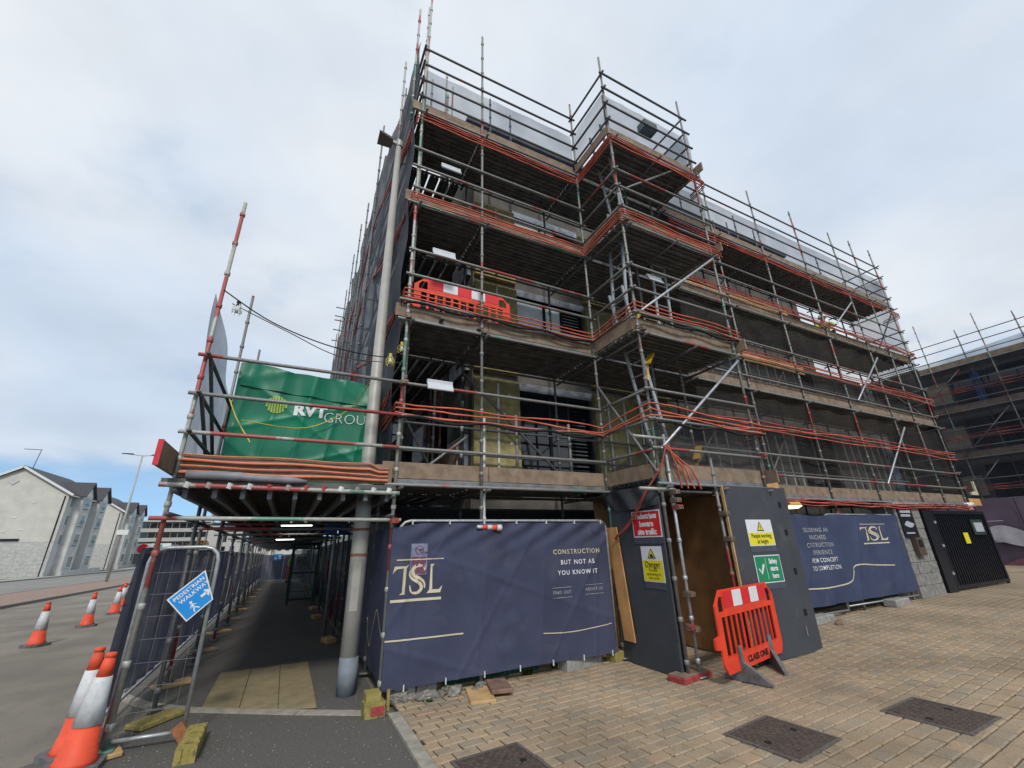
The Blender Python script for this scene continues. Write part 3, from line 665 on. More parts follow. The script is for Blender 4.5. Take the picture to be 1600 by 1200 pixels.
# toe boards, every length its own board
def toe(x0, x1, y, z, m=TIMB, h=.225): board('toe_board', x0, x1, y, y+.036, z, z+h, scf, m)
for zd in LV:
    z = zd+.115
    for a, b in ((1.02, 2.62), (2.62, 4.83)): toe(a, b-.012, YO+.028, z+random.uniform(-.01, .012))
    for a, b in ((4.86, 7.46),): toe(a, b, YB+.028, z)
    board('toe_board', 4.84, 4.876, YB+.07, YO-.03, z, z+.225, scf, TIMB)
    board('toe_board', 7.47, 7.506, YB-.2, YO-.2, z, z+.225, scf, TIMB)
    for a, b in ((7.48, 9.9), (9.9, 13.0), (13.0, 16.2), (16.2, 19.4)): toe(a+.006, b-.006, YO+.028, z+random.uniform(-.012, .012), TIMB)
    board('toe_board', 1.225, 1.26, 6.05, 10, z, z+.225, scf, TIMB); board('toe_board', 2.58, 2.615, 7.4, 12, z+.4, z+.85, scf, TIMB)
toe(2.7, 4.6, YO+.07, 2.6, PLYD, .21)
# guard rails
railsL = {0: (3.03, 3.5, 4.0), 1: (5.42, 5.92, 6.42), 2: (7.78, 8.28, 8.72), 3: (10.14, 10.62, 11.1, 11.58)}
for k, zs in railsL.items():
    for z in zs:
        e = random.uniform(0, .15)
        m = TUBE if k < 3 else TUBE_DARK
        tube('guard_rail', (1.2-e, YO-.05, z), (4.95, YO-.05, z), scf, m); tube('guard_rail', (4.86, YO+.05, z+.02), (4.86, YB-.12, z+.02), scf, m)
        tube('guard_rail', (4.8, YB-.05, z+.03), (7.52, YB-.05, z+.03), scf, m)
        if k == 3: tube('guard_rail', (7.4, YB-.05, z+.05), (7.4, YO+.15, z+.05), scf, m)
        if k == 3: tube('guard_rail', (1.16, YO-.1, z+.03), (1.16, 12.0, z+.03), scf, m)
        if k != 0 or z < 3.6: tube('guard_rail', (7.3, YO-.05, z), (13.6, YO-.05, z), scf, m); tube('guard_rail', (13.4, YO-.05, z), (19.5, YO-.05, z), scf, m)
        tube('guard_rail', (19.36, YO-.15, z+.03), (19.36, YI+.2, z+.03), scf, TUBE_DARK)
        if k < 3 and z != zs[0]: tube('inner_rail', (1.4, YI+.06, z-.2), (7.4, YI+.06, z-.2), scf, TUBE_DARK)
for z in (10.25, 10.75, 11.2): tube('guard_rail', (2.6, 7.3, z+.2), (2.6, 10.5, z+.2), scf, TUBE_DARK); tube('guard_rail', (1.3, 7.35, z), (2.7, 7.35, z), scf, TUBE_DARK)
for y in (5.0, 5.35, 5.7): tube('guard_rail', (5.0+(y-4.9), y, 10.3), (5.0+(y-4.9), y, 11.4), scf, TUBE_DARK)
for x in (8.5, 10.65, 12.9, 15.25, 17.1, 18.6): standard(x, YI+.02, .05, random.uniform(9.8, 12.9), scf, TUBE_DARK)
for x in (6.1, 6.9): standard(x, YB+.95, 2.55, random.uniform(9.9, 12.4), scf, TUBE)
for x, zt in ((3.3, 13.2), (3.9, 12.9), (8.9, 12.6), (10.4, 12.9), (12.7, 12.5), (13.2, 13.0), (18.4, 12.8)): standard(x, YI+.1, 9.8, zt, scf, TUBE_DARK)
for k, zs in railsL.items():
    if k == 3: continue
    for z in zs: tube('inner_rail', (7.4, YI-.05, z-.1), (13.6, YI-.05, z-.1), scf, TUBE); tube('inner_rail', (13.4, YI-.05, z-.1), (19.4, YI-.05, z-.1), scf, TUBE)
for a_, b_, z in ((8.0, 10.0, 2.7), (11.0, 12.9, 2.7), (8.2, 10.3, 5.2), (12.0, 14.0, 5.2), (9.6, 11.6, 7.6), (17.0, 19.2, 5.2)): tube('brace', (a_, YI-.1, z), (b_, YI-.1, z+2.1), scf, TUBE)
for i in range(14):
    y = 7.6+i*1.3; tube('brace', (1.3, y, LV[i % 4]+.1), (1.3, y+1.6, LV[i % 4]+2.0), scf, TUBE_DARK)
# sloping braces
for p0, p1, m in (((4.96, YB-.06, 3.05), (7.35, YB-.06, 4.95), GALV), ((4.98, YB-.06, 5.5), (7.3, YB-.06, 7.33), GALV), ((7.0, YB+.1, 9.9), (5.15, YB+.15, 8.5), TUBE),
                  ((14.36, YO-.1, 5.4), (16.53, YO-.1, 7.15), GALV), ((14.46, YO-.1, 3.0), (16.66, YO-.1, 4.8), GALV), ((14.55, YO-.1, 7.95), (16.1, YO-.1, 9.15), GALV),
                  ((4.75, YI, 3.0), (2.62, YI, 4.9), TUBE_DARK), ((2.6, 8.2, 2.7), (1.4, 7.4, 4.2), TUBE), ((1.6, 7.2, 2.7), (2.7, 7.2, 3.6), TUBE), ((4.86, YB, 2.7), (4.86, YO, 4.5), TUBE_DARK), ((19.36, YO, 5.2), (19.36, YI, 7.3), TUBE_DARK), ((19.36, YI, 7.5), (19.36, YO, 9.6), TUBE_DARK), ((19.36, YO, 9.8), (19.36, YI, 11.6), TUBE_DARK)):
    tube('brace', p0, p1, scf, m)
for z in (3.22, 2.44): tube('stub_tube', (4.45, YB-.02, z), (5.15, YB-.02, z), scf, TUBE_PALE)
for z, y in ((11.2, 17), (10.9, 17.2), (10.6, 17.0), (10.2, 17.1), (9.8, 17.3), (9.2, 24), (8.4, 24.2), (7.9, 24)): tube('stub_tube', (.45, y, z), (1.3, y, z), scf, TUBE)
def coupler(x, y, z):
    if 'c' not in STD:
        STD['c'] = MB().box(-.045, .045, -.05, .05, -.035, .035).tube([(.03, -.09, 0), (.03, .02, 0)], .012, 6).tube([(-.03, -.07, .01), (-.03, .02, .01)], .012, 6).box(-.03, .06, -.075, -.05, -.03, .03).mesh('coupler', tube_mat('rusty coupler', (.2, .15, .11), .58, .2))
    o = bpy.data.objects.new('coupler', STD['c']); link(o, scf); o.location = (x, y, z)
for x, y, z in ((5.08, 4.7, 2.4), (5.08, 4.7, 2.28), (5.10, 4.7, 2.18), (5.06, 4.7, 1.02), (5.0, 4.72, .62), (5.05, 4.7, .6), (6.12, 4.72, 2.1), (6.12, 4.72, 1.72), (4.9, 4.68, 5.1), (4.9, 4.68, 7.45), (1.2, 5.89, 2.05), (1.2, 5.89, 4.0), (1.2, 5.89, 5.1), (2.48, 5.89, 5.1), (7.4, 4.69, 3.1)): coupler(x, y, z)
# ladders in the stair bay
def ladder(p0, p1, wv):
    lm = MB(); p0 = Vector(p0); p1 = Vector(p1); wv = Vector(wv)
    lm.bar(p0, p1, .03, .06); lm.bar(p0+wv, p1+wv, .03, .06); n = int((p1-p0).length/.25)
    for i in range(1, n): a = p0.lerp(p1, i/n); lm.tube([a, a+wv], .014, 6)
    obj('ladder', lm, GALV, scf)
ladder((5.75, 5.15, 2.6), (5.05, 5.15, 6.3), (0, .38, 0)); ladder((5.1, 5.2, 5.15), (5.35, 5.2, 8.5), (0, .38, 0)); ladder((5.6, 5.2, 7.5), (5.1, 5.2, 10.7), (0, .38, 0))
ladder((6.25, 5.5, 5.1), (6.35, 5.5, 7.7), (.38, 0, 0))
# orange cords gathered along the rails
def cord(path, wav, amp, seed, m=ORNG, r=.0135):
    rr = random.Random(seed); ps = []; ph = rr.random()*6
    for (a, b) in zip(path, path[1:]):
        a = Vector(a); b = Vector(b); n = max(3, int((b-a).length/.14))
        for i in range(n):
            p = a.lerp(b, i/n); s = (p.x*1.0+p.y); p.z += amp*(math.sin(s*wav+ph)+.6*math.sin(s*wav*2.3+ph*2)) + rr.uniform(-.006, .006); p.y += .012*math.sin(s*3+ph); ps.append(p)
    ps.append(Vector(path[-1])); obj('netting_cord', MB().tube(ps, r, 5, False), m, scf, True)
for k, (zb, sp, amp, mcol) in enumerate(((3.5, .085, .022, ORNG), (5.42, .08, .018, ORNG), (7.44, .06, .012, ORNG), (9.42, .06, .010, ORNGD))):
    for s in range(4 if k > 1 else 3):
        z = zb+s*sp+.03
        cord([(1.08, 6.6+.2*s, z-.1), (1.12, 5.88, z), (4.8, 5.86, z-.05), (4.84, 4.68, z+.05), (7.58, 4.66, z-.02), (7.62, 5.1, z-.06)], 1.5, amp, k*10+s, mcol if s % 2 or k < 2 else ORNG)
for k, (zb, sp, amp) in enumerate(((4.02, .07, .02), (5.92, .07, .014), (7.72, .06, .014), (9.4, .05, .012))):
    for s in range(4):
        z = zb+s*sp; cord([(7.6, 5.84, z), (13.4, 5.84, z), (19.5, 5.82, z-.06), (19.6, 6.4, z-.1)], 1.1, amp, 50+k*10+s, ORNG if s % 2 == 0 else ORNGD)
    if k in (1, 2): board('timber_rail', 7.6, 12.2, YO+.03, YO+.06, zb-.02, zb+.2, scf, TIMB2)
for s in range(4):
    cord([(5.06-.03*s, 4.66, 3.1), (5.2+.1*s, 4.66, 2.75), (5.25+.14*s, 4.68, 2.46)], 2, .01, 90+s)
    if s < 2: cord([(5.03-.02*s, 4.64, 3.1), (4.86, 4.66, 2.75), (4.78, 4.97+.03*s, 2.40), (4.775, 5.24+.03*s, 2.10), (4.775, 5.41+.03*s, 1.96), (4.77, 5.78, 1.75+.02*s)], 2, .008, 95+s, ORNGD, .011)
    cord([(7.9, 5.8, 2.52-.03*s), (13, 5.8, 2.46-.03*s), (19.2, 5.8, 2.48-.03*s)], 1.4, .02, 99+s, ORNGD)
# cords running back along the black side netting
for k, z in enumerate((3.9, 5.6, 7.5, 9.4)):
    for s in range(3):
        ps = []
        for i in range(60):
            y = 6.1+i*.33; ps.append((1.05-.17*min(1, max(0, (y-7)/2)), y, z-.3*math.sin(i*.21+k)-.06*s+.1*math.sin(i*.6+s)))
        obj('netting_cord', MB().tube(ps, .014, 5, False), ORNGD, scf, True)
# nettings
def net(fn, nu, nv, m, name='debris_netting'): return obj(name, MB().grid(fn, nu, nv), m, scf, True)
def sideX(y): return 1.09-.16*min(1, max(0, (y-7)/2))
net(lambda u, v: (sideX(6.0+u*19.5)+.05*math.sin(u*70)*math.sin(v*9+u*20)+.03*math.sin(v*31+u*9), 6.0+u*19.5, 2.55+v*(9.35+.25*math.sin(u*40))+(0 if v < .99 else .12*math.sin(u*110))), 150, 40, BNET)
pn = lambda x0, x1, y, z0, z1: net(lambda u, v: (x0+u*(x1-x0), y+.03*math.sin(u*30)*math.sin(v*3.1), z0+v*(z1-z0)-.03*abs(math.sin(u*14))*v), 40, 6, PNET, 'pale_netting')
pn(1.25, 4.85, YO+.05, 9.98, 11.1); pn(4.95, 7.38, YB+.08, 9.98, 11.15); pn(7.5, 19.3, YO+.05, 9.98, 11.1)
net(lambda u, v: (4.9+.02*math.sin(v*9), YB+u*(YO-YB), 9.98+v*1.15), 8, 6, PNET, 'pale_netting')
net(lambda u, v: (7.48+.04*math.sin(v*9+u*5), YB+u*(YO-YB), 8.3+v*2.9), 10, 12, PNET, 'pale_netting')
net(lambda u, v: (19.42+.05*math.sin(v*14+u*6), 5.9+u*1.5, 7.3+v*3.8), 12, 24, PNET, 'pale_netting')
net(lambda u, v: (19.44+.05*math.sin(v*9+u*6), 5.9+u*1.9, 2.5+v*4.75), 14, 20, BNET, 'thin_netting')
net(lambda u, v: (7.7+u*11.7, YO+.075+.03*math.sin(u*60)*math.sin(v*5), 2.75+v*2.2), 90, 10, BNET3, 'thin_netting')
net(lambda u, v: (7.7+u*11.7, YO+.075+.03*math.sin(u*50)*math.sin(v*5), 5.35+v*1.95), 70, 8, BNET3, 'thin_netting')
net(lambda u, v: (5.0+u*2.6, YB+.085+.03*math.sin(u*20)*math.sin(v*4), 2.62+v*(.9-.25*math.sin(u*3.1))), 30, 10, BNET2, 'thin_netting')
net(lambda u, v: (4.90+.03*math.sin(v*8), YB+.1+u*1.0, 2.55+v*(.35+.3*(1-u))), 12, 8, BNET2, 'thin_netting')
net(lambda u, v: (1.6+u*5.6, YI+.3, .4+v*1.95), 6, 4, BLACK, 'black_backing')  # flat matt black plane closing the space behind the front banner
# black hem of the folded nets
for k, z in ((0, 3.46), (1, 5.36)):
    ps = [(1.15+i*.125, 5.86, z+.03*math.sin(i*.7)) for i in range(30)]
    obj('net_hem', MB().tube(ps, .022, 6), BLACK, scf, True)
    ps = [(4.95+i*.125, 4.66, z+.03*math.sin(i*.7)) for i in range(22)]
    obj('net_hem', MB().tube(ps, .022, 6), BLACK, scf, True)

# ================================================================ WALKWAY CANOPY
cnp = thing('walkway_canopy', (-1.24, 5.95, 0), 'boarded scaffold canopy on tubes over the pavement walkway', 'canopy')
XL = -1.24; CY = [5.95+2.42*k for k in range(14)]
for k, y in enumerate(CY):
    zt = (6.45, 6.3, 6.2, 4.2)[k] if k < 4 else 3.6
    standard(XL, y, gz(y)+.05, zt, cnp, TUBE_PALE if k in (0,) else TUBE, True, jit(.006))
    if k: standard(1.12, y, gz(y)+.05, gz(y)+2.6, cnp, TUBE_DARK, True)
    tube('transom', (XL-.12, y-.05, gz(y)+2.08), (1.3, y-.05, gz(y)+2.06), cnp, TUBE_PALE if k == 0 else TUBE)
    if k: tube('transom', (XL-.12, y+1.2, gz(y)+2.2), (1.3, y+1.2, gz(y)+2.2), cnp, TUBE_DARK)
for x in (XL, 1.12):
    for z in (2.12, 2.36): tube('side_ledger', (x+.05, 5.8, z), (x+.05, 7, z), cnp, TUBE_DARK); tube('side_ledger', (x+.05, 7, z), (x+.05, 38, z+gz(38)), cnp, TUBE_DARK)
tube('front_ledger', (XL-.1, 5.86, 2.43), (1.25, 5.86, 2.40), cnp, TUBE_PALE, .028)
for i in range(9):
    x = -1.12+i*.28; mb = MB()
    mb.bar((x, 6.0, 2.36), (x, 7, 2.36), .05, .11); mb.bar((x, 7.0, 2.36), (x, 38, 2.36+gz(38)), .05, .11); obj('canopy_beam', mb, mat('dull aluminium beam', (.22, .22, .22), .5, .4, .15), cnp)
y = 5.88; k = 0
while y < 38: plank(XL-.1, 1.2, y, 2.44+gz(y)+random.uniform(0, .004), cnp, 'x', .215, DECKW); y += .222
for a, b in ((-1.2, 1.14),): board('toe_board', a, b, 5.90, 5.94, 2.52, 2.78, cnp, TIMB)
eb = MB().box(XL-.06, XL-.02, 5.28, 8.6, 2.55, 2.80); obj('toe_board', eb, TIMB, cnp)
obj('painted_board_end', MB().box(XL-.064, XL-.016, 5.268, 5.279, 2.546, 2.804), mat('red board end', (.55, .03, .05), .6), cnp)
for z in (3.03, 3.5, 4.0):
    tube('guard_rail', (XL-.06, 5.88, z), (1.2, 5.88, z), cnp, TUBE if z > 3.1 else TUBE_PALE)
    tube('guard_rail', (XL+.05, 5.8, z), (XL+.05, 10.9, z), cnp, TUBE_DARK)
for k, p in enumerate((((XL+.05, 6.0, 4.0), (XL+.05, 8.3, 2.6)), ((XL+.05, 6.0, 3.5), (XL+.05, 7.8, 2.6)))): tube('brace', *p, cnp, TUBE_DARK)
obj('pale_netting', MB().grid(lambda u, v: (XL-.03+.04*math.sin(u*14+v*5), 5.98+u*4.9, 2.78+v*(2.15-.9*math.sin(u*1.57))), 40, 20), mat('dark blue grey netting', (.06, .075, .105), .8, 0, .1, 2, alpha=.66, transl=.2, spec=.05), cnp, True)
for s in range(4):
    ps = [Vector((-1.2+i*.12, 5.87, 2.57+s*.068+.008*math.sin(i*.6+s)+(-.02*s if i > 17 else 0))) for i in range(20)]
    obj('netting_cord', MB().tube(ps, (.02, .012, .018, .009)[s], 6, False), mat('faded orange cord', (.62, .20, .10), .6), cnp, True)
for i in range(12): obj('cable_tie', MB().tube([(-1.1+i*.2, 5.86, 2.40), (-1.1+i*.2+.02, 5.86, 2.46)], .034, 8), random.choice((TRIMW, REDP, TUBEOFF, CONC)), cnp)
one('rolled_sheeting', MB().tube([(-1.12, 5.85, 2.54), (-.6, 5.84, 2.54), (-.55, 5.85, 2.53), (-.1, 5.85, 2.52), (.1, 5.86, 2.51)], [.045, .05, .04, .045, .02], 9), GREYT, 'grey sheeting rolled up along the front of the canopy', 'sheeting', None, True)
# lit strip lights under the canopy
def strip_light(x, y, z, m, lab, L_=.62):
    t = thing('strip_light', (x, y, z), lab, 'strip light', 'strip lights under the canopy')
    obj('housing', MB().box(x, x+L_, y, y+.1, z+.03, z+.07), TUBEOFF, t)
    obj('diffuser', MB().tube([(x+.01, y+.05, z+.02), (x+L_-.01, y+.05, z+.02)], .034, 10), m, t, True)
strip_light(-.19, 10.6, 2.2, TUBEL, 'lit strip light under the canopy nearest the entrance')
strip_light(-.42, 18.6, 2.04, TUBEL, 'lit strip light further down inside the canopy')

# green tarpaulin enclosure standing on the canopy
def tarp_disp(a, b):
    fo = lambda q: 1-abs(math.sin(q))
    return .035*fo(a*3.1+.35*math.sin(b*2.1))**2+.02*fo(a*7.3-b*1.1+.5)**3+.022*fo(a*2.2+b*3.0+1.1)**4+.02*fo(a*1.3-b*4.2+.4)**5+.012*math.sin(a*11+b*1.5)
tp = thing('green_tarpaulin', (0, 7.0, 2.52), 'creased green tarpaulin enclosure with white lettering on the canopy', 'tarpaulin')
FT = (Vector((-1.0, 7.0, 2.52)), Vector((1, 0, 0)), Vector((0, 0, 1)))
def tpt(a, b, d=0): return (-1.0+a, 7.0-tarp_disp(a, b)-d, 2.52+b)
tmb = MB().grid(lambda u, v: tpt(u*2.16, v*(1.86-.12*u+.03*math.sin(u*11))), 110, 80)
obj('front_sheet', tmb, GTARP, tp, True)
obj('side_sheet', MB().grid(lambda u, v: (-1.0+.03*math.sin(v*9+u*4), 7.0+u*1.6-tarp_disp(0, v*1.86)*(1-u), 2.52+v*1.86), 20, 30), GTARP, tp, True)
obj('top_sheet', MB().grid(lambda u, v: (-1.0+u*2.16, 7.0-tarp_disp(u*2.16, 1.86-.12*u+.03*math.sin(u*11))*(1-v)+v*1.6, 2.52+1.86-.12*u+.03*math.sin(u*11)*(1-v)+.05*math.sin(v*6)*math.sin(u*9)), 70, 14), GTARP, tp, True)
obj('valance', MB().grid(lambda u, v: tpt(.04+u*2.1, 1.5-.14*u+v*(.34+.02*math.sin(u*20)), .02+.01*math.sin(u*30)), 60, 6), GTARP, tp, True)
tfr = FT; tdis = lambda a, b: tarp_disp(a, b)
YG = mat('lime print', (.40, .55, .10), .7)
for i in range(8):
    x = -.13+i*.037; hgt = math.sqrt(max(0, .135**2-x*x)); flat([[(.56+x-.013, 1.255-hgt+h*2*hgt/4) for h in range(5)]+[(.56+x+.013, 1.255+hgt-h*2*hgt/4) for h in range(5)]], tfr, YG, tp, 'logo_stripe', .012, tdis)
lettering('RVT', .245, tfr, 1.03, 1.20, WHITE, tp, .012, 1.0, 'CENTER', .012, tdis, 1.05)
lettering('GROUP', .235, tfr, 1.60, 1.13, WHITE, tp, -.004, 1.0, 'CENTER', .012, tdis, .95)
for p in ([(-.75, 6.2, 3.3), (0, 6.82, 3.42), (.6, 6.8, 3.8), (.75, 5.95, 4.0)], [(-.95, 6.3, 3.6), (-.8, 6.2, 3.3), (-.6, 6.1, 3.0)]):
    one('yellow_rope', MB().tube(smooth_pts(p, 5), .008, 5), YROPE, 'yellow rope tied across the green tarpaulin' if p[0][0] == -.75 else 'short yellow rope end hanging at the left of the green tarpaulin', 'rope')
one('cable', MB().tube(smooth_pts([(-1.22, 5.9, 4.95), (-.6, 6.0, 4.65), (.2, 6.1, 4.48), (.95, 6.2, 4.5), (1.2, 5.95, 4.55)], 6), .009, 5), BLACK, 'thin black cable slung above the green tarpaulin', 'cable')
one('cable', MB().tube(smooth_pts([(-1.1, 5.95, 4.8), (-.4, 6.0, 4.55), (.3, 6.1, 4.35), (1.1, 6.0, 4.35), (1.25, 5.95, 4.42)], 6),   .007, 5), mat('grey cable', (.05, .05, .05), .6), 'thin grey festoon cable slung above the green tarpaulin', 'cable')
def festoon(x, y, z, lab, m):
    t = thing('festoon_lamp', (x, y, z), lab, 'lamp', 'caged festoon lamps')
    c = MB()
    for k in range(6):
        a = k*math.pi/3; c.tube([(x+.03*math.cos(a), y+.03*math.sin(a), z+.06), (x+.06*math.cos(a), y+.06*math.sin(a), z), (x+.05*math.cos(a), y+.05*math.sin(a), z-.08)], .005, 4)
    c.tube([(x+.055*math.cos(k*.785), y+.055*math.sin(k*.785), z-.04) for k in range(9)], .005, 4); obj('cage', c, m, t)
    obj('bulb', MB().tube([(x, y, z+.05), (x, y, z+.02), (x, y, z-.02), (x, y, z-.06)], [.015, .02, .036, .012], 8), TRIMW, t, True)
    obj('holder', MB().tube([(x, y, z+.05), (x, y, z+.11)], .025, 8), BLACK if m is not YROPE else YROPE, t)
festoon(-1.03, 5.95, 4.74, 'caged festoon lamp at the left end of the cable above the tarpaulin', TRIMW)
festoon(1.0, 5.98, 4.36, 'yellow caged festoon lamp beside the lamp post', YROPE); festoon(1.17, 6.05, 4.62, 'yellow caged festoon lamp hanging under the second lift', YROPE)

# ================================================================ FENCES AND BANNERS
def heras(t, w_, h_, z0=.1, mesh=True):
    """temporary fence panel built in x-z: round cornered frame and wire mesh"""
    f = [(0, 0, z0)]; r_ = .14
    f = [(0, 0, z0), (0, 0, z0+h_-r_)]+[(r_-r_*math.cos(a), 0, z0+h_-r_+r_*math.sin(a)) for a in (R(30), R(60), R(90))]+[(w_-r_+r_*math.sin(a), 0, z0+h_-r_+r_*math.cos(a)) for a in (0, R(30), R(60), R(90))]+[(w_, 0, z0)]
    obj('frame', MB().tube(f, .021, 8), GALV, t, True)
    obj('bottom_rail', MB().tube([(0, 0, z0+.06), (w_, 0, z0+.06)], .019, 8), GALV, t, True)
    if mesh:
        wm = MB(); n = int(w_/.1)
        for i in range(1, n): wm.bar((i*w_/n, .012, z0+.07), (i*w_/n, .012, z0+h_-.03), .0022, .0022, (0, 1, 0))
        for j in range(1, 8): z = z0+.06+j*(h_-.1)/8; wm.bar((.02, .016, z), (w_-.02, .016, z), .0035, .0035)
        obj('wire_mesh', wm, mat('thin grey wire', (.2, .2, .2), .6, .3), t, kind='stuff')
def fold(seed, amp=.012):
    rr = random.Random(seed); q = [(rr.uniform(2, 14), rr.uniform(-5, 5), rr.uniform(0, 6), rr.uniform(.3, 1)) for _ in range(5)]
    return lambda a, b: amp*sum(w4*math.sin(a*f1+b*f2+ph) for f1, f2, ph, w4 in q)/2
X_, Y_, Z_ = Vector((1, 0, 0)), Vector((0, 1, 0)), Vector((0, 0, 1))

# front panel with the big banner, banner wraps round the corner
hp = thing('mesh_fence', (0, 0, 0), 'steel mesh fence panel carrying the large front banner', 'fence panel', 'temporary fence panels')
heras(hp, 3.42, 1.92, .13); place(hp, (1.30, 5.93, 0))
d0 = fold(4, .016)
def d1(a, b):
    top = max(0, (b-1.45)/.4)
    fo = lambda q: 1-abs(math.sin(q))
    return d0(a, b)+.016*fo(a*1.7+b*.9+.3)**14+.014*fo(a*2.3-b*1.6+1)**16+.014*fo(a*.9+b*2.6+2)**16+.012*fo(a*3.3-b*.4+2.4)**14+.024*top*math.sin((a-b*1.8)*13)*min(1, a/.4)+.01*math.exp(-((a-.16)/.03)**2)-.022*math.exp(-((a-1.65+.05*math.sin(b*7))/.10)**2)*(.6+.4*math.sin(b*20))
FB = (Vector((1.20, 5.885, .16)), X_, Z_)
bn = thing('banner', (1.28, 5.885, .16), 'large creased navy banner with gold lettering beside the grey lamp post', 'banner', 'navy site banners')
def bpt(u, v):
    a = u*3.46; b = v*(1.86-.06*max(0, 1-u*9)); return FB[0]+X_*a+Z_*b-Y_*d1(a, b)
obj('cloth', MB().grid(bpt, 130, 60), NAVY, bn, True)
obj('side_cloth', MB().grid(lambda u, v: Vector((1.20+.02*math.sin(u*9+v*3)*min(1, u*6)+.10*u, 5.885+u*4.2-d1(0, v*1.86)*(1-u), .16+gz(5.9+u*4.2)+v*1.80)), 50, 30), NAVY, bn, True)
tsl_logo(FB, .04, 1.0, .345, bn, d1)
for tx, u, v, sz, mm in (('CONSTRUCTION', 2.87, 1.43, .094, GOLD), ('BUT NOT AS', 2.87, 1.28, .09, WHITE), ('YOU KNOW IT', 2.865, 1.135, .09, WHITE)): lettering(tx, sz, FB, u, v, mm, bn, .001, 1.25, 'CENTER', .006, d1)
lettering('FIND OUT', .06, FB, 2.56, .87, WHITED, bn, 0, 1.2, 'CENTER', .006, d1); lettering('ABOUT US', .06, FB, 3.14, .885, WHITED, bn, 0, 1.2, 'CENTER', .006, d1)
flat([rect(2.39, 2.73, .935, .94), rect(2.39, 2.73, .80, .805), rect(2.97, 3.32, .945, .95), rect(2.97, 3.32, .815, .82)], FB, WHITED, bn, 'fine_rule', .006, d1)
flat(ribbon([(.0, .505), (.3, .50), (.6, .50), (.8, .497), (1.0, .495)], .018), FB, GOLD, bn, 'gold_line', .006, d1)
flat(ribbon(smooth_pts([(2.2, .375), (2.5, .35), (2.8, .35), (3.1, .365), (3.41, .395)], 5), .012), FB, GOLD, bn, 'gold_line', .006, d1)
FS = (Vector((1.215, 5.885, .16)), -Y_, Z_)
flat(ribbon(smooth_pts([(-1.3, .62), (-1.05, .36), (-.9, .33), (-.78, .56), (-.6, .78), (-.45, .72), (-.25, .58), (-.04, .50)], 5), .014), (FS[0]-Vector((.03, 0, 0)), FS[1], FS[2]), GOLD, bn, 'gold_line', .0)
gr = MB()
for i in range(7): gr.box(1.45+i*.52, 1.462+i*.52, 5.86, 5.90, 2.0, 2.06); gr.box(1.45+i*.52, 1.462+i*.52, 5.86, 5.88, .13, .2)
obj('cable_ties', gr, TRIMW, bn, kind='stuff')
ns = thing('prohibition_sign', (1.86, 5.955, 1.3), 'faint white and red prohibition sign painted on the front banner as if showing through', 'sign')
# (the faint show-through is painted: pale shapes laid on the front of the cloth)
FN = FB
PALEP = mat('pale show through print', (.20, .21, .30), .8); PALER = mat('red show through print', (.16, .06, .10), .8)
flat([rect(.26, .48, 1.22, 1.60)], FN, PALEP, ns, 'sign_plate', .003, d1); flat([rect(.272, .468, 1.232, 1.44)], FN, PALER, ns, 'red_field', .0045, d1)
flat(ribbon(circle(.37, 1.52, .05, 20)+[(.42, 1.52)], .013)+ribbon([(.335, 1.555), (.405, 1.485)], .011), FN, PALER, ns, 'symbol', .0045, d1)

# right hand double panel with the second banner
def hoard_right(x0, y0, x1, y1):
    d = Vector((x1-x0, y1-y0, 0)); n = d.length; return d/n, n
U2, n2 = hoard_right(7.95, 5.84, 14.3, 5.86)
for i, lab in enumerate(('fence panel behind the charcoal board under the blue banner', 'fence panel next to the stone pillar under the blue banner')):
    hq = thing('mesh_fence', (0, 0, 0), 'steel mesh '+lab, 'fence panel', 'temporary fence panels'); heras(hq, 3.5, 2.05, .14)
    p = Vector((7.85, 5.88, 0))+U2*(i*3.22); p.z = pzx(p.x+1)-.04; place(hq, p, math.atan2(U2.y, U2.x)); hq.scale = (.91, 1, .96)
FR2 = (Vector((7.85, 5.82, .34)), U2, Z_); db = fold(9, .02)
d2 = lambda a, b: db(a, b)+.025*(1-abs(math.sin(a*1.6-b*.7+.4)))**10+.02*(1-abs(math.sin(a*2.4+b*.9)))**12+.02*math.sin(a*6+b*1.2)*max(0, min(1, (5.4-a)/1.5))
b2 = thing('banner', (8.2, 5.93, .25), 'blue navy banner with gold logo between the charcoal board and the stone pillar', 'banner', 'navy site banners')
N2 = U2.cross(Z_)
obj('cloth', MB().grid(lambda u, v: FR2[0]+U2*(u*6.38)+Z_*(.05*u+v*(1.80+.02*math.sin(u*25)))+N2*d2(u*6.38, v*1.80), 170, 40), NAVYB, b2, True)
tsl_logo(FR2, 4.42, 1.24, .32, b2, d2, 2.1)
for k, (tx, mm) in enumerate((('DELIVERING AN', WHITED), ('ENRICHED', WHITED), ('CONSTRUCTION', WHITED), ('EXPERIENCE', WHITED), ('FROM CONCEPT', WHITE), ('TO COMPLETION', WHITE))):
    lettering(tx, .125, FR2, 2.58+.02*k, 1.50-.155*k, mm, b2, .001, 1.2, 'CENTER', .008, d2, .95)
flat(ribbon(smooth_pts([(1.8, .36), (2.5, .345), (3.1, .36), (3.5, .43), (3.66, .55), (3.72, .66), (4.0, .74), (4.7, .70), (5.6, .66)], 6), .025), FR2, GOLD, b2, 'gold_line', .008, d2)
flat(ribbon(smooth_pts([(1.6, .28), (1.78, .22), (1.84, .12), (1.76, .05)], 5), [.02]*3+[.05]*10+[.03]*3), FR2, GOLD, b2, 'gold_mark', .008, d2)

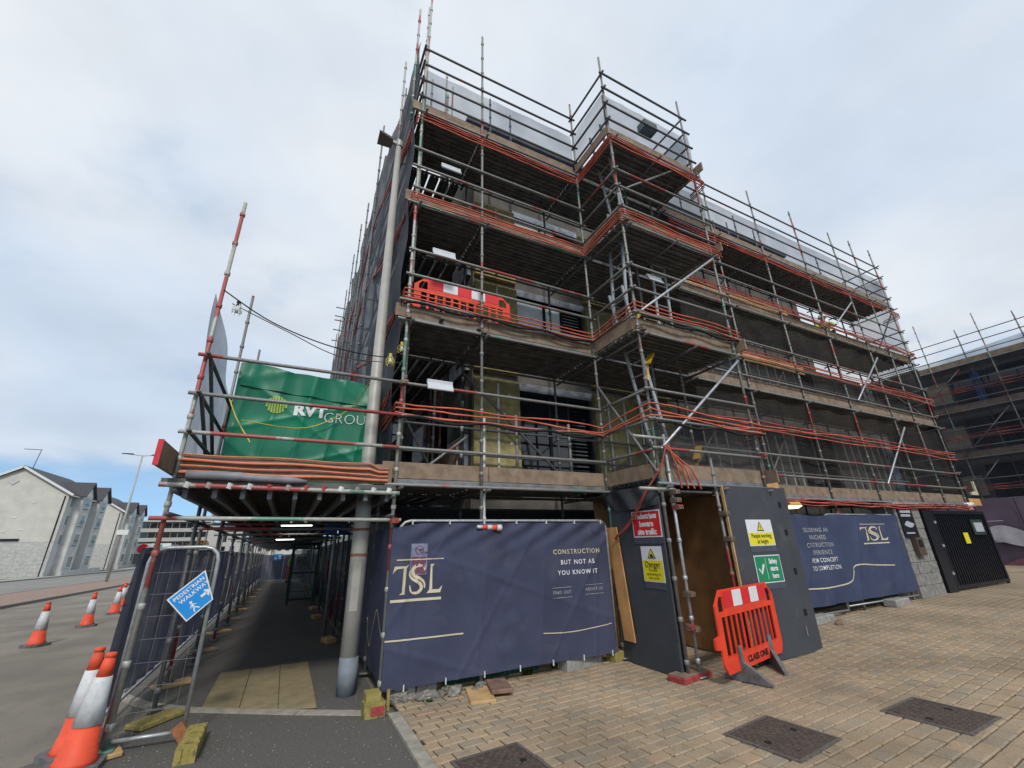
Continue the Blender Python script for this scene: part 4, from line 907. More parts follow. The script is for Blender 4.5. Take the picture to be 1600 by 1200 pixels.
# long fence down the road side of the walkway
for i in range(9):
    y0 = 6.42+i*3.5; nm = ('first', 'second', 'third', 'fourth', 'fifth', 'sixth', 'seventh', 'eighth', 'ninth')[i]
    hq = thing('mesh_fence', (0, 0, 0), f'{nm} steel fence panel from the entrance on the road side of the walkway', 'fence panel', 'temporary fence panels'); heras(hq, 3.45, 1.72, .06, i < 3)
    place(hq, (-1.51, y0+(.3 if i == 0 else 0), gz(y0)), math.pi/2); hq.scale.x = .9 if i == 0 else 1
    c = thing('banner', (-1.5, y0, gz(y0)), f'{nm} dark navy banner from the entrance on the road side of the walkway', 'banner', 'navy site banners')
    dd = fold(20+i, .022)
    obj('cloth', MB().grid(lambda u, v: (-1.47+dd(u*3.5, v*1.7)+.015*math.sin(u*55), y0-(.1 if i == 0 else 0)+u*(3.57 if i == 0 else 3.47), gz(y0+u*3.47)+.22+v*1.57), 50 if i < 4 else 20, 14), NAVYD, c, True)
# banners on the building side of the walkway
for i in range(7):
    y0 = 10.2+i*3.5; nm = ('first', 'second', 'third', 'fourth', 'fifth', 'sixth', 'seventh')[i]
    c = thing('banner', (1.3, y0, gz(y0)), f'{nm} navy banner behind the lamp post on the building side of the walkway', 'banner', 'navy site banners')
    dd = fold(40+i, .02); FW = (Vector((1.29, y0+3.47, gz(y0)+.2)), -Y_, Z_)
    obj('cloth', MB().grid(lambda u, v: (1.30+dd(u*3.5, v*1.8), y0+u*3.47, gz(y0+u*3.47)+.2+v*1.75), 40, 12), NAVYD, c, True)
    if i < 3: lettering('FROM CONCEPT', .14, FW, 1.6, 1.05, WHITED, c, 0, 1.2, 'CENTER', .03); lettering('TO COMPLETION', .14, FW, 1.6, .85, WHITED, c, 0, 1.2, 'CENTER', .03)

# narrow gate panel with the blue walkway sign
gp = thing('mesh_fence', (0, 0, 0), 'narrow steel mesh gate panel holding the blue walkway sign', 'fence panel', 'temporary fence panels'); heras(gp, .62, 1.74, .04)
obj('bracket', MB().bar((.56, -.02, .16), (.66, -.03, .03), .03, .10), mat('rusty bracket', (.30, .12, .05), .8, 0, .3, 20), gp)
place(gp, (-1.28, 6.0, 0), R(-5))
ps_ = thing('walkway_sign', (-.82, 5.84, 1.06), 'tilted blue pedestrian walkway sign with white arrow on the gate panel', 'sign')
ca_, sa_ = math.cos(R(44)), math.sin(R(44))
FP = (Vector((-1.0, 5.83, 1.28)), Vector((ca_, .02, sa_)).normalized(), Vector((-sa_, 0, ca_)))
FP = (Vector((-1.03, 5.87, 1.28))-FP[2]*.0, FP[1], FP[2])
sg = [(0, -.30), (.46, -.30), (.46, -.07), (.40, .0), (0, 0)]
sg = [(.0, -.31), (.30, -.31), (.44, -.20), (.44, .0), (.0, .0)]
obj('plate', MB().prism([(0, -.30), (.273, -.296), (.386, .0), (0, 0)], FP, -.006, 0), SWHT, ps_)
flat([[(.012, -.288), (.266, -.284), (.369, -.012), (.012, -.012)]], FP, SBLU, ps_, 'blue_field', .002)
lettering('PEDESTRIAN', .052, FP, .185, -.055, WHITE, ps_, .001, 1.05, 'CENTER', .004); lettering('WALKWAY', .054, FP, .20, -.112, WHITE, ps_, .001, 1.05, 'CENTER', .004)
flat([rect(.215, .275, -.205, -.180), [(.265, -.235), (.318, -.192), (.265, -.150)]], FP, WHITE, ps_, 'arrow', .004)
flat([circle(.125, -.175, .013, 12)]+ribbon([(.12, -.19), (.12, -.23)], .02)+ribbon([(.12, -.225), (.098, -.275)], .011)+ribbon([(.12, -.225), (.152, -.27)], .011)+ribbon([(.12, -.195), (.092, -.222)], .008)+ribbon([(.12, -.195), (.152, -.218)], .008), FP, WHITE, ps_, 'walker', .004)

# ================================================================ DOORWAY AND HOARDING BOARDS
XH = 4.85
dr = thing('charcoal_hoarding', (XH, 5.4, .03), 'charcoal painted hoarding board left of the open doorway with two signs', 'hoarding')
obj('panel', MB().box(XH, XH+.03, 4.80, 6.0, .03, 2.44), CHAR, dr); obj('skirting', MB().box(XH-.014, XH-.001, 4.80, 5.75, .03, .42), CHAR, dr)
obj('edge_post', MB().box(XH+.032, XH+.09, 4.80, 4.86, .03, 2.4), BLACK, dr)
def drape(u, v): return Vector((XH-.03-.05*math.sin(u*5)*v+.02*math.sin(u*17+v*4), 4.78+u*1.32, 2.52-v*(.27+.07*math.sin(u*2.6+.4))))
one('black_sheet', MB().grid(drape, 30, 10), mat('charcoal sheet', (.04, .043, .05), .55, 0, .2, 3), 'charcoal sheet draped over the top of the left hoarding board', 'sheet', None, True)
one('plywood_strip', MB().add([(XH-.05, 6.02, 1.94), (XH-.05, 5.76, 1.94), (XH-.05, 5.60, .31), (XH-.05, 5.84, .31), (XH-.03, 6.02, 1.94), (XH-.03, 5.76, 1.94), (XH-.03, 5.60, .31), (XH-.03, 5.84, .31)], [(0, 3, 2, 1), (4, 5, 6, 7), (0, 1, 5, 4), (1, 2, 6, 5), (2, 3, 7, 6), (3, 0, 4, 7)]), PLY, 'upright strip of orange plywood beside the front banner', 'plywood')
FH = (Vector((XH-.004, 5.40, 1.77)), -Y_, Z_)
def sign(name, fr, w_, h_, lab, backing=True):
    t = thing(name, tuple(fr[0]), lab, 'sign', 'site safety signs')
    if backing: obj('backing', MB().prism(rect(0, w_, -.09, h_), fr, 0, .004), mat('dull sign backing', (.075, .08, .11), .5), t)
    obj('plate', MB().prism(rect(0, w_, 0, h_), fr, .0045, .008), SWHT, t); return t
s1 = sign('red_sign', FH, .6, .385, 'red sign with white lettering warning pedestrians on the left hoarding board')
flat([rect(.018, .582, .018, .367)], FH, SRED, s1, 'red_field', .010)
for k, tx in enumerate(('Pedestrians', 'beware', 'site traffic')): lettering(tx, .115, FH, .30, .305-.115*k, WHITE, s1, .005, 1.0, 'CENTER', .012, None, .86)
FD = (Vector((XH-.004, 5.285, 1.158)), -Y_, Z_)
s2 = sign('danger_sign', FD, .42, .485, 'white and yellow danger sign with black triangle below the red sign')
def warn(fr, cx, cy, r_, t, sx=1):
    tri = lambda q: [(cx-.87*q*sx, cy-.5*q), (cx+.87*q*sx, cy-.5*q), (cx, cy+q)]
    flat([tri(r_)], fr, BLACK, t, 'triangle_border', .012); flat([tri(r_*.74)], fr, SYEL, t, 'triangle', .014)
flat([rect(.012, .408, .012, .29)], FD, SYEL, s2, 'yellow_field', .010); warn(FD, .21, .365, .095, s2)
flat([rect(.185, .235, .335, .375), rect(.225, .255, .335, .352)], FD, BLACK, s2, 'symbol', .016)
lettering('Danger', .105, FD, .21, .235, BLACK, s2, .001, 1, 'CENTER', .012)
for k, tx in enumerate(('Forklift', 'operating in', 'this area')): lettering(tx, .058, FD, .21, .158-.052*k, BLACK, s2, 0, 1, 'CENTER', .012)
flat([rect(.06, .36, .188, .192)], FD, BLACK, s2, 'rule', .012)

rb = thing('charcoal_door', (6.15, 4.78, .05), 'charcoal painted board right of the doorway with two safety signs', 'hoarding')
obj('panel', MB().box(6.16, 7.53, 4.76, 4.79, .04, 2.53), CHAR, rb)
obj('side_leaf', MB().add([(7.545, 4.77, .04), (7.89, 4.83, .04), (7.885, 4.86, .04), (7.54, 4.80, .04), (7.545, 4.77, 2.53), (7.89, 4.83, 2.55), (7.885, 4.86, 2.55), (7.54, 4.80, 2.53)], [(0, 3, 2, 1), (4, 5, 6, 7), (0, 1, 5, 4), (1, 2, 6, 5), (2, 3, 7, 6), (3, 0, 4, 7)]), CHAR, rb)
obj('timber_edge', MB().box(6.135, 6.158, 4.755, 4.795, .04, 2.53), TIMB2, rb)
for z in (.55, 1.15, 1.75, 2.2): obj('hinge', MB().box(7.51, 7.56, 4.742, 4.759, z, z+.09), BLACK, rb)
obj('bolt', MB().tube([(7.44, 4.745, .28), (7.44, 4.745, .4)], .008, 6), GALV, rb)
FA = (Vector((6.53, 4.758, 1.60)), X_, Z_); s3 = sign('height_sign', FA, .64, .40, 'white and yellow sign about people working at height on the right board')
flat([rect(.014, .626, .014, .20)], FA, SYEL, s3, 'yellow_field', .010); warn(FA, .33, .275, .10, s3)
flat([rect(.324, .336, .262, .315), rect(.324, .336, .242, .254)], FA, BLACK, s3, 'symbol', .016)
lettering('People working', .092, FA, .32, .15, BLACK, s3, .0015, 1, 'CENTER', .012, None, .86); lettering('at height', .092, FA, .33, .065, BLACK, s3, .0015, 1, 'CENTER', .012, None, .86)
FG = (Vector((6.55, 4.758, 1.06)), X_, Z_); s4 = sign('safety_sign', FG, .64, .40, 'green sign with a white tick saying safety starts here')
flat([rect(.014, .626, .014, .386)], FG, SGRN, s4, 'green_field', .010)
flat([rect(.252, .260, .05, .36)]+ribbon([(.07, .21), (.12, .14), (.20, .27)], [.03, .035, .045]), FG, WHITE, s4, 'tick', .012)
for k, tx in enumerate(('Safety', 'starts', 'here')): lettering(tx, .10, FG, .44, .305-.105*k, WHITE, s4, .004, 1, 'CENTER', .012, None, .85)
for q_ in (rb, s3, s4): q_.location.y -= .09
# the plywood lined passage behind the doorway
pg = thing('plywood_passage', (5.6, 5.6, 0), 'plywood lined passage seen through the open doorway', 'passage')
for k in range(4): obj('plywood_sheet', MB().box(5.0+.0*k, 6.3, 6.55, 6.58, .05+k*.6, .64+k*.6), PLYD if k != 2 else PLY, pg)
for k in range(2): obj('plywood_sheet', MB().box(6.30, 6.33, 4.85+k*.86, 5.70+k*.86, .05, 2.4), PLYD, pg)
obj('passage_roof', MB().box(4.95, 6.35, 4.85, 6.6, 2.42, 2.45), DECKW, pg)
for z in (.95, 1.9): obj('cross_tube', MB().tube([(5.0, 6.45, z), (6.3, 6.45, z)], .024, 8), TUBE_DARK, pg)
for x in (5.85, 6.2): obj('upright_tube', MB().tube([(x, 6.45, .05), (x, 6.45, 2.4)], .024, 8), TUBE_DARK, pg)

# ================================================================ BARRIERS
def barrier(lab, txt=True):
    """plastic chapter barrier: frame with slots, striped top board and two rubber feet; built in x-z round its lower left corner"""
    t = thing('barrier', (0, 0, 0), lab, 'barrier', 'red plastic barriers')
    W, Hh = 1.26, .96; z0 = .12
    FRM = (Vector((0, 0, z0)), X_, Z_)
    body = MB(); d0_, d1_ = -.012, .012
    def pz(pl): body.prism(pl, FRM, d0_, d1_)
    sl = [(0.08+i*.1, .08+i*.1+.078) for i in range(11)]
    zb, zt2 = .19, .64
    pz([(.06, 0), (W-.06, 0), (W, .12), (W, zb), (0, zb), (0, .12)])
    pz([(0, zb), (sl[0][0], zb), (sl[0][0], zt2), (0, zt2)]); pz([(sl[-1][1], zb), (W, zb), (W, zt2), (sl[-1][1], zt2)])
    for a, b in zip(sl, sl[1:]): body.prism([(a[1], zb), (b[0], zb), (b[0], zt2), (a[1], zt2)], FRM, -.005, .005)
    pz([(0, zt2), (W, zt2), (W, .70), (0, .70)])
    pz([(0, .70), (.055, .70), (.055, .80), (.09, .88), (.16, .88), (.16, Hh), (.12, Hh), (0, .78)]); pz([(W-.055, .70), (W, .70), (W, .78), (W-.12, Hh), (W-.16, Hh), (W-.16, .88), (W-.09, .88), (W-.055, .80)])
    pz([(.16, .70), (W-.16, .70), (W-.16, Hh), (.16, Hh)])
    obj('panel', body, BARR, t)
    rim = MB()
    for a, b in sl:
        for x in (a, b): rim.prism([(x-.004, zb-.004), (x+.004, zb-.004), (x+.004, zt2+.004), (x-.004, zt2+.004)], FRM, .0055, .0125)
        n = 6
        for zz_, s_ in ((zb+.012, 1), (zt2-.012, -1)): rim.prism([(a+.0045, zz_-.016), (b-.0045, zz_-.016), (b-.0045, zz_-.004), (a+.0045, zz_-.004)], FRM, .0125, .018) if s_ > 0 else rim.prism([(a+.0045, zz_+.012), (b-.0045, zz_+.012), (b-.0045, zz_+.02), (a+.0045, zz_+.02)], FRM, .0125, .018)
    obj('slot_rim', rim, BARR, t)
    for i in range(5): flat([rect(.17+i*.184, .17+(i+1)*.184, .735, .935)], FRM, SWHT if i in (1, 3) else SRED, t, 'reflective_stripe' if i in (1, 3) else 'red_stripe', .016)
    obj('hook', MB().prism([(-.09, .30), (.0, .28), (.0, .44), (-.09, .42)], FRM, -.015, .015), BARR, t)
    if txt: lettering('CLASS ONE', .10, FRM, .66, .085, BLACK, t, .005, 1, 'CENTER', .016, None, .85)
    for x in (.30, .98):
        ft = MB(); FF = (Vector((x-.03, 0, 0)), Vector((0, -1, 0)), Z_)
        ft.prism([(-.22, 0), (.36, 0), (.36, .03), (.05, .22), (.035, .40), (.02, .40), (.018, .22), (-.05, .20), (-.22, .04)], FF, 0, -.045); fo_ = obj('foot', ft, GRUB, t)
        if x > .9: fo_.matrix_basis = Matrix.Translation((x, 0, 0)) @ Matrix.Rotation(R(-40), 4, 'Z') @ Matrix.Translation((-x, 0, 0))
    return t
b1 = barrier('red plastic barrier with black lettering and grey feet standing before the doorway'); place(b1, (5.02, 4.27, .03), R(12.3)); b1.scale = (1.42, 1, .98)
b3 = copy_tree(b1, None, 'red plastic barrier lying against the rail on the second scaffold lift')
place(b3, (1.33, 6.2, 5.18), R(0), 0, 0); b3.scale = (1.45, 1, .86)

# ================================================================ LAMP POST
lp = thing('lamp_post', (.91, 6.6, 0), 'tall grey street lamp post rising through the canopy past the green tarpaulin', 'lamp post')
obj('shaft', MB().tube([(.91, 6.6, 0), (.91, 6.6, 2.05), (.91, 6.6, 2.1), (.91, 6.6, 9.4)], [.115, .112, .108, .052], 18), LAMPM, lp, True)
obj('painted_base', MB().tube([(.91, 6.6, 0), (.91, 6.6, .42)], [.119, .1175], 18), mat('blue grey base paint', (.20, .23, .26), .6, 0, .15, 8), lp, True)
obj('inspection_door', MB().add([(.91+.117*math.sin(a)*1, 6.6-.117*math.cos(a), z) for z in (.95, 1.55) for a in (R(-38), R(-13), R(12))], [(0, 1, 4, 3), (1, 2, 5, 4)]), LAMPM, lp)
for z in (1.62, 1.95): obj('strap', MB().tube([(.91, 6.6, z), (.91, 6.6, z+.035)], .118, 18), mat('rusty strap', (.22, .11, .06), .8, .2, .3, 20), lp)
hd = MB().bar((.92, 6.6, 9.42), (.72, 6.6, 9.44), .07, .06); obj('bracket', hd, LAMPM, lp); obj('cap', MB().tube([(.92, 6.6, 9.36), (.92, 6.6, 9.5)], .07, 12), LAMPM, lp)
obj('lantern', MB().add([(.78, 6.49, 9.38), (.50, 6.42, 9.40), (.50, 6.75, 9.40), (.78, 6.72, 9.38), (.78, 6.49, 9.44), (.50, 6.42, 9.43), (.50, 6.75, 9.43), (.78, 6.72, 9.44)], [(0, 3, 2, 1), (4, 5, 6, 7), (0, 1, 5, 4), (1, 2, 6, 5), (2, 3, 7, 6), (3, 0, 4, 7)]), mat('dark lantern', (.16, .14, .13), .6), lp)

# ================================================================ PILLAR, GATE AND THINGS AT THE RIGHT
pl_ = thing('stone_pillar', (15.9, 6.4, 0), 'grey stone block pillar between the blue banner and the black gate', 'pillar')
obj('core', MB().box(15.32, 16.68, 6.33, 6.82, 0, 2.5), CONC, pl_)
for r_ in range(8):
    x = 15.3; z = r_*.31; wd = [.5, .42, .46] if r_ % 2 else [.3, .62, .46]
    for q in wd: obj('stone', MB().box(x+.006, x+q-.006, 6.29+random.uniform(0, .012), 6.345, z+.006, z+.304), BLOCKM, pl_); x += q
obj('cap_stone', MB().box(15.25, 16.75, 6.25, 6.9, 2.5, 2.62), KERB, pl_)
t = thing('notice_board', (15.6, 6.27, 1.6), 'black notice board with white lettering on the stone pillar', 'sign')
FK = (Vector((15.42, 6.272, 1.55)), X_, Z_); obj('plate', MB().prism(rect(0, .75, 0, .9), FK, -.01, .01), BLACKM, t)
flat([rect(.08, .66, .66, .74), rect(.08, .6, .56, .62), rect(.1, .55, .10, .14)], FK, WHITED, t, 'lettering_lines', .013); flat([smooth_pts([(.12, .34), (.3, .44), (.5, .40), (.66, .36), (.5, .27), (.3, .28), (.12, .34)], 4)[:-1]], FK, WHITED, t, 'emblem', .013)
t = thing('wall_box', (15.75, 6.25, 1.0), 'small brown metal box fixed on the stone pillar under the notice board', 'box')
obj('case', MB().box(15.68, 16.05, 6.18, 6.275, .98, 1.45), mat('brown metal box', (.11, .075, .06), .5, .2), t); obj('dial', MB().box(15.76, 15.97, 6.168, 6.179, 1.2, 1.38), BLACKM, t)

gt = thing('black_gate', (17.1, 6.3, 0), 'black steel gate of upright bars with a small yellow sign', 'gate')
obj('post', MB().box(16.75, 17.25, 6.25, 6.45, 0, 2.42), BLACKM, gt)
gf = MB()
for a, b, c, d in ((17.35, 21.0, .08, .18), (17.35, 21.0, 2.3, 2.4), (17.35, 17.45, .18, 2.3), (20.88, 21.0, .18, 2.3)): gf.box(a, b, 6.28, 6.36, c, d)
obj('frame', gf, BLACKM, gt)
for i in range(22): obj('bar', MB().box(17.55+i*.152, 17.60+i*.152, 6.30, 6.34, .18, 2.3), BLACKM, gt)
obj('backing_sheet', MB().box(17.46, 20.87, 6.375, 6.385, .42, 2.28), mat('dark navy sheet', (.075, .085, .14), .6), gt)
for z in (.5, 1.3, 2.0): obj('hinge', MB().box(17.24, 17.36, 6.24, 6.30, z, z+.08), GALV, gt)
obj('yellow_notice', MB().box(18.9, 19.2, 6.262, 6.278, 1.36, 1.70), SYEL, gt)
obj('green_notice', MB().box(19.7, 20.55, 6.262, 6.278, 1.62, 2.12), mat('dark green notice', (.02, .045, .035), .6), gt); obj('notice_panel', MB().box(19.85, 20.45, 6.252, 6.261, 1.72, 2.02), WHITED, gt)
for x, y in ((17.4, 6.32), (20.9, 6.32)): obj('wheel', MB().tube([(x, y-.03, .05), (x, y+.03, .05)], .05, 10), BLACK, gt)
for nm_ in ('stone_pillar', 'notice_board', 'wall_box', 'black_gate'):
    q_ = [e for e in BASES if e.name == nm_][0]; q_.location += Vector((-.95, -.42, .19 if nm_ != 'notice_board' else .06)); q_.scale = (1, 1, .885 if nm_ in ('stone_pillar', 'black_gate') else .95)
# bulkhead lamp glowing above the blue banner
def bulk(x, y, z, lab, w_=.75):
    t = thing('bulkhead_lamp', (x, y, z), lab, 'lamp', 'bulkhead lamps over the fence')
    obj('housing', MB().tube([(x, y, z+.05), (x, y, z+.13)], [.30*w_, .26*w_], 16), mat('amber lamp housing', (.55, .36, .12), .6), t, True)
    obj('diffuser', MB().tube([(x, y, z), (x, y, z+.05)], [.20*w_, .31*w_], 16), mat('warm lamp glow', (1, .85, .55), .5, emit=1.6), t, True)
bulk(9.9, 5.9, 2.30, 'oval bulkhead lamp glowing over the blue banner')
t = thing('wall_lamp', (20.2, 6.0, 2.3), 'pale wall lamp above the right end of the black gate', 'lamp'); obj('arm', MB().bar((19.4, 6.0, 2.42), (19.8, 6.0, 2.4), .04, .04), TRIMW, t); obj('head', MB().tube([(19.2, 5.95, 2.5), (19.7, 5.95, 2.55)], [.09, .07], 10), TRIMW, t, True)
t = thing('ply_board', (19.9, 6, 2.3), 'short orange plywood board at the foot of the far scaffold corner', 'plywood'); obj('board', MB().box(19.6, 20.6, 5.98, 6.01, 2.52, 2.74), PLY, t)
one('plywood_offcut', MB().box(7.6, 8.1, 4.95, 4.98, 2.54, 2.72), PLY, 'orange plywood offcut on top of the right charcoal board', 'plywood')
one('timber_triangle', MB().prism([(0, 0), (.5, 0), (.5, .45), (.42, .45), (.40, .12), (0, .08)], (Vector((19.9, 5.95, 2.85)), X_, Z_), 0, .05), mat('cream timber', (.5, .45, .33), .7), 'cream timber bracket sticking out beside the far scaffold corner', 'timber')

# wing of the site facing left on the far side of the gate
XR = 30.0
rw = thing('building', (XR+1.4, 5, 0), 'grey apartment wing with cream panels at the right edge of the picture', 'building')
hR = [(y, y+2.9, z, z+1.7) for y in (-3.4, 1.5, 5.6) for z in (3.2, 5.6, 8.0)]
obj('wall', wall_cells([-8, 12], [0, 10.1], hR, XR+1.5, XR+1.8, 'y'), mat('grey brown cladding', (.115, .105, .095), .9, 0, .3, .8), rw)
for y0, y1, z0, z1 in hR:
    o = obj('window', MB().box(XR+1.56, XR+1.62, y0, y1, z0, z0+.08).box(XR+1.56, XR+1.62, y0, y1, z1-.08, z1).box(XR+1.56, XR+1.62, y0, y0+.08, z0+.08, z1-.08).box(XR+1.56, XR+1.62, y1-.08, y1, z0+.08, z1-.08).box(XR+1.56, XR+1.62, y0+1.4, y0+1.48, z0+.08, z1-.08), BLACKM, rw)
    for a, b in ((y0+.08, y0+1.4), (y0+1.48, y1-.08)): sub('pane', MB().box(XR+1.6, XR+1.61, a, b, z0+.08, z1-.08), GLASSD, o)
for k, (y0, y1, z0, z1) in enumerate(((8.6, 10.6, 8.3, 9.5), (4.5, 5.5, 8.1, 9.5), (8.6, 10.6, 5.9, 7.0), (4.5, 5.5, 5.7, 7.1), (8.7, 10.5, 3.4, 4.4), (.2, 1.4, 8.1, 9.5), (.2, 1.4, 5.7, 7.1))): obj('cream_panel', MB().box(XR+1.44, XR+1.498, y0, y1, z0, z1), mat('cream board', (.42, .37, .28), .85, 0, .15), rw)
obj('roof', MB().box(XR+1.2, XR+10, -8, 12, 10.1, 10.4), mat('rusty roof edge', (.16, .10, .08), .8), rw)
obj('blue_wrap', MB().box(XR+1.3, XR+1.45, 7.3, 7.6, 7.7, 9.6), mat('blue wrap', (.02, .10, .35), .5), rw)
rs_ = thing('scaffold', (XR, 5, 0), 'tube scaffold with boarded lifts on the wing at the right edge', 'scaffold')
for y in (-7.5, -5.2, -2.9, -.6, 1.7, 4.0, 6.3, 8.6, 10.9): standard(XR, y, .05, 12.3+.5*math.sin(y), rs_, TUBE, True)
for y in (-4.0, 0.6, 5.2, 7.4, 9.7): standard(XR+1.2, y, .05, 11.9+.5*math.cos(y), rs_, TUBE_DARK, True)
for zd in (2.6, 5.1, 7.45, 9.75):
    for z in (zd+.03, zd+.55, zd+1.05, zd+1.5): tube('guard_rail' if z > zd+.1 else 'ledger', (XR-.05, -8, z), (XR-.05, 11.2, z), rs_, TUBE_DARK if zd > 9 else TUBE)
    for i in range(4):
        for k in range(5): plank(-8+i*4.8, -8+(i+1)*4.8-.02, XR+.03+k*.23, zd+.06, rs_, 'y', .215)
        board('toe_board', XR+.03, XR+.065, -8+i*4.8, -8+(i+1)*4.8-.02, zd+.12, zd+.36, rs_, TIMB)
    if zd < 9:
        for s in range(3): obj('netting_cord', MB().tube([(XR-.08, -8+i*.4, zd+.95+s*.12+.03*math.sin(i*.5+s)) for i in range(49)], .014, 5, False), ORNGD, rs_, True)
for p in (((XR-.08, 9.8, 7.6), (XR-.08, 7.5, 9.6)), ((XR-.08, 8.6, 5.2), (XR-.08, 6.4, 7.3)), ((XR-.08, 9.5, 2.7), (XR-.08, 7.5, 4.9))): tube('brace', *p, rs_, TUBE_DARK)
obj('thin_netting', MB().grid(lambda u, v: (XR-.12+.05*math.sin(u*70)*math.sin(v*9), -8+u*19, 2.7+v*7.0), 90, 20), mat('blue black veil', (.035, .04, .055), .85, 0, .2, 2, alpha=.36, spec=.1), rs_, True)  # dark see-through veil added to darken the wing behind it
for y in (-6.4, -1.8, 2.8, 5.2, 7.4, 9.8): standard(XR+1.25, y, 2.7, 12.0+.6*math.sin(y*3), rs_, TUBE_DARK)
obj('pale_netting', MB().grid(lambda u, v: (XR+.1, -8+u*18.5, 9.9+v*(1.6-1.3*u)), 40, 8), PNET, rs_, True)
bnr = thing('banner', (XR-.3, 5, 0), 'faded purple banner with a pale rounded graphic at the right edge beyond the gate', 'banner', 'navy site banners')
db3 = fold(77, .05)
obj('cloth', MB().grid(lambda u, v: (XR-.3+db3(u*17, v*3), -6+u*17.3, .05+v*3.1), 60, 14), MAROON, bnr, True)
FM = (Vector((XR-.36, 11.3, .05)), -Y_, Z_)
flat([smooth_pts([(2.2, 1.5), (2.5, 1.75), (3.0, 1.9), (3.5, 1.75), (4.1, 1.35), (4.7, .95), (4.2, .85), (3.4, 1.0), (2.8, 1.2), (2.3, 1.3), (2.2, 1.5)], 4)[:-1]], FM, mat('pale print', (.40, .39, .44), .8, 0, .2, 2), bnr, 'pale_graphic', .05, lambda a, b: 0)
flat([rect(1.4, 3.2, 2.08, 2.11), rect(1.6, 3.2, 1.16, 1.19)], FM, WHITED, bnr, 'fine_rule', .06)
flat([smooth_pts([(2.6, .15), (3.5, .55), (5.0, .62), (6.5, .3), (5, .1), (2.6, .15)], 4)[:-1]], FM, mat('wine print', (.16, .06, .09), .8), bnr, 'wine_graphic', .05, lambda a, b: 0)
for y in (8.9, 7.5, 5.4): obj('seam', MB().bar((XR-.36, y, .05), (XR-.36, y, 3.1), .02, .02), BLACK, bnr)

# ================================================================ CONES
def cone(lab):
    t = thing('traffic_cone', (0, 0, 0), lab, 'traffic cone', 'orange and white traffic cones')
    n = 20
    def ring(r0, z0, r1, z1): return MB().tube([(0, 0, z0), (0, 0, z1)], [r0, r1], n, False)
    rad = lambda z: .132-(z-.07)*.118
    obj('base', MB().prism([(-.20, -.13), (-.13, -.20), (.13, -.20), (.20, -.13), (.20, .13), (.13, .20), (-.13, .20), (-.20, .13)], (Vector((0, 0, 0)), X_, Y_), 0, .05), GRUB, t)
    obj('lower_band', MB().tube([(0, 0, .048), (0, 0, .075), (0, 0, .16), (0, 0, .165), (0, 0, .32)], [.165, .145, rad(.16)+.006, rad(.165), rad(.32)], n), CORNG, t, True)
    obj('white_sleeve', MB().tube([(0, 0, .3195), (0, 0, .3205), (0, 0, .6795), (0, 0, .6805)], [rad(.32), rad(.32)+.005, rad(.68)+.005, rad(.68)], n), CWHT, t, True)
    obj('tip', MB().tube([(0, 0, .68), (0, 0, .815), (0, 0, .82), (0, 0, .83), (0, 0, .835), (0, 0, .862), (0, 0, .865)], [rad(.68), rad(.815), .036, .036, .043, .041, .034], n), CORNG, t, True)
    return t
c0 = cone('nearest orange and white traffic cone leaning against the fence corner'); c0.matrix_world = Matrix.Translation((-1.39, 5.76, .01)) @ Matrix.Rotation(R(4), 4, 'Y')
c1 = copy_tree(c0, Matrix.Translation((-1.53, 6.18, .0)) @ Matrix.Rotation(R(40), 4, 'Z') @ Matrix.Diagonal((1.02, 1.02, 1.0, 1)), 'traffic cone standing just behind the nearest one at the fence corner')
for (x, y, lab) in ((-4.55, 13.9, 'traffic cone on the road furthest to the left'), (-4.65, 17.0, 'second traffic cone from the left on the road'), (-4.9, 20.2, 'third traffic cone from the left on the road'), (-5.45, 23.0, 'traffic cone on the road half hidden by the dark fence')):
    copy_tree(c0, Matrix.Translation((x, y, gz(y))) @ Matrix.Rotation(random.random(), 4, 'Z') @ Matrix.Diagonal((1, 1, .98, 1)), lab)

# ================================================================ BLOCKS, BOARDS AND LITTER ON THE GROUND
def block(name, x, y, z, sx, sy, sz, rz, m, lab, cat, grp=None, hole=False):
    mb = MB(); b = .012
    for (ix, iz) in ((0, b), (b, 0)): pass
    bm = bmesh.new(); bmesh.ops.create_cube(bm, size=1)
    for v in bm.verts: v.co = (v.co.x*sx, v.co.y*sy, (v.co.z+.5)*sz)
    bmesh.ops.bevel(bm, geom=bm.edges[:], offset=min(b, sz*.2), segments=1, affect='EDGES')
    me = bpy.data.meshes.new(name); bm.to_mesh(me); bm.free(); me.materials.append(m)
    o = bpy.data.objects.new(name, me); COL.objects.link(o); o['label'] = lab; o['category'] = cat
    if grp: o['group'] = grp
    o.location = (x, y, z); o.rotation_euler = (0, 0, rz); return o
# fence foot: yellow and black block with sockets
t = thing('ballast_block', (-.55, 5.75, 0), 'yellow and black fence foot block at the bottom of the gate panel', 'ballast block', 'fence feet')
fb = MB()
for i in range(5): fb.box(-.62, -.48, 5.42+i*.13, 5.42+i*.13+.05, 0, .13+.015*(i % 2))
fb.box(-.63, -.58, 5.40, 6.02, 0, .12); fb.box(-.52, -.47, 5.40, 6.02, 0, .12); fb.box(-.6, -.5, 5.41, 6.01, 0, .05)
obj('block', fb, YBLK, t); obj('dark_socket', MB().box(-.585, -.515, 5.50, 5.515, .05, .12).box(-.585, -.515, 5.62, 5.635, .05, .12), BLACK, t)
for i, y in enumerate(CY[:10]):
    if i == 0: continue
    nm = ('', 'first', 'second', 'third', 'fourth', 'fifth', 'sixth', 'seventh', 'eighth', 'ninth')[i]
    block('sole_board', -1.16, y, gz(y)+.006, .46, .24, .045, R(random.uniform(-12, 12)+30), TIMB2 if i % 2 else TIMB, f'{nm} timber sole board from the entrance under the road side canopy tubes', 'board', 'timber sole boards')
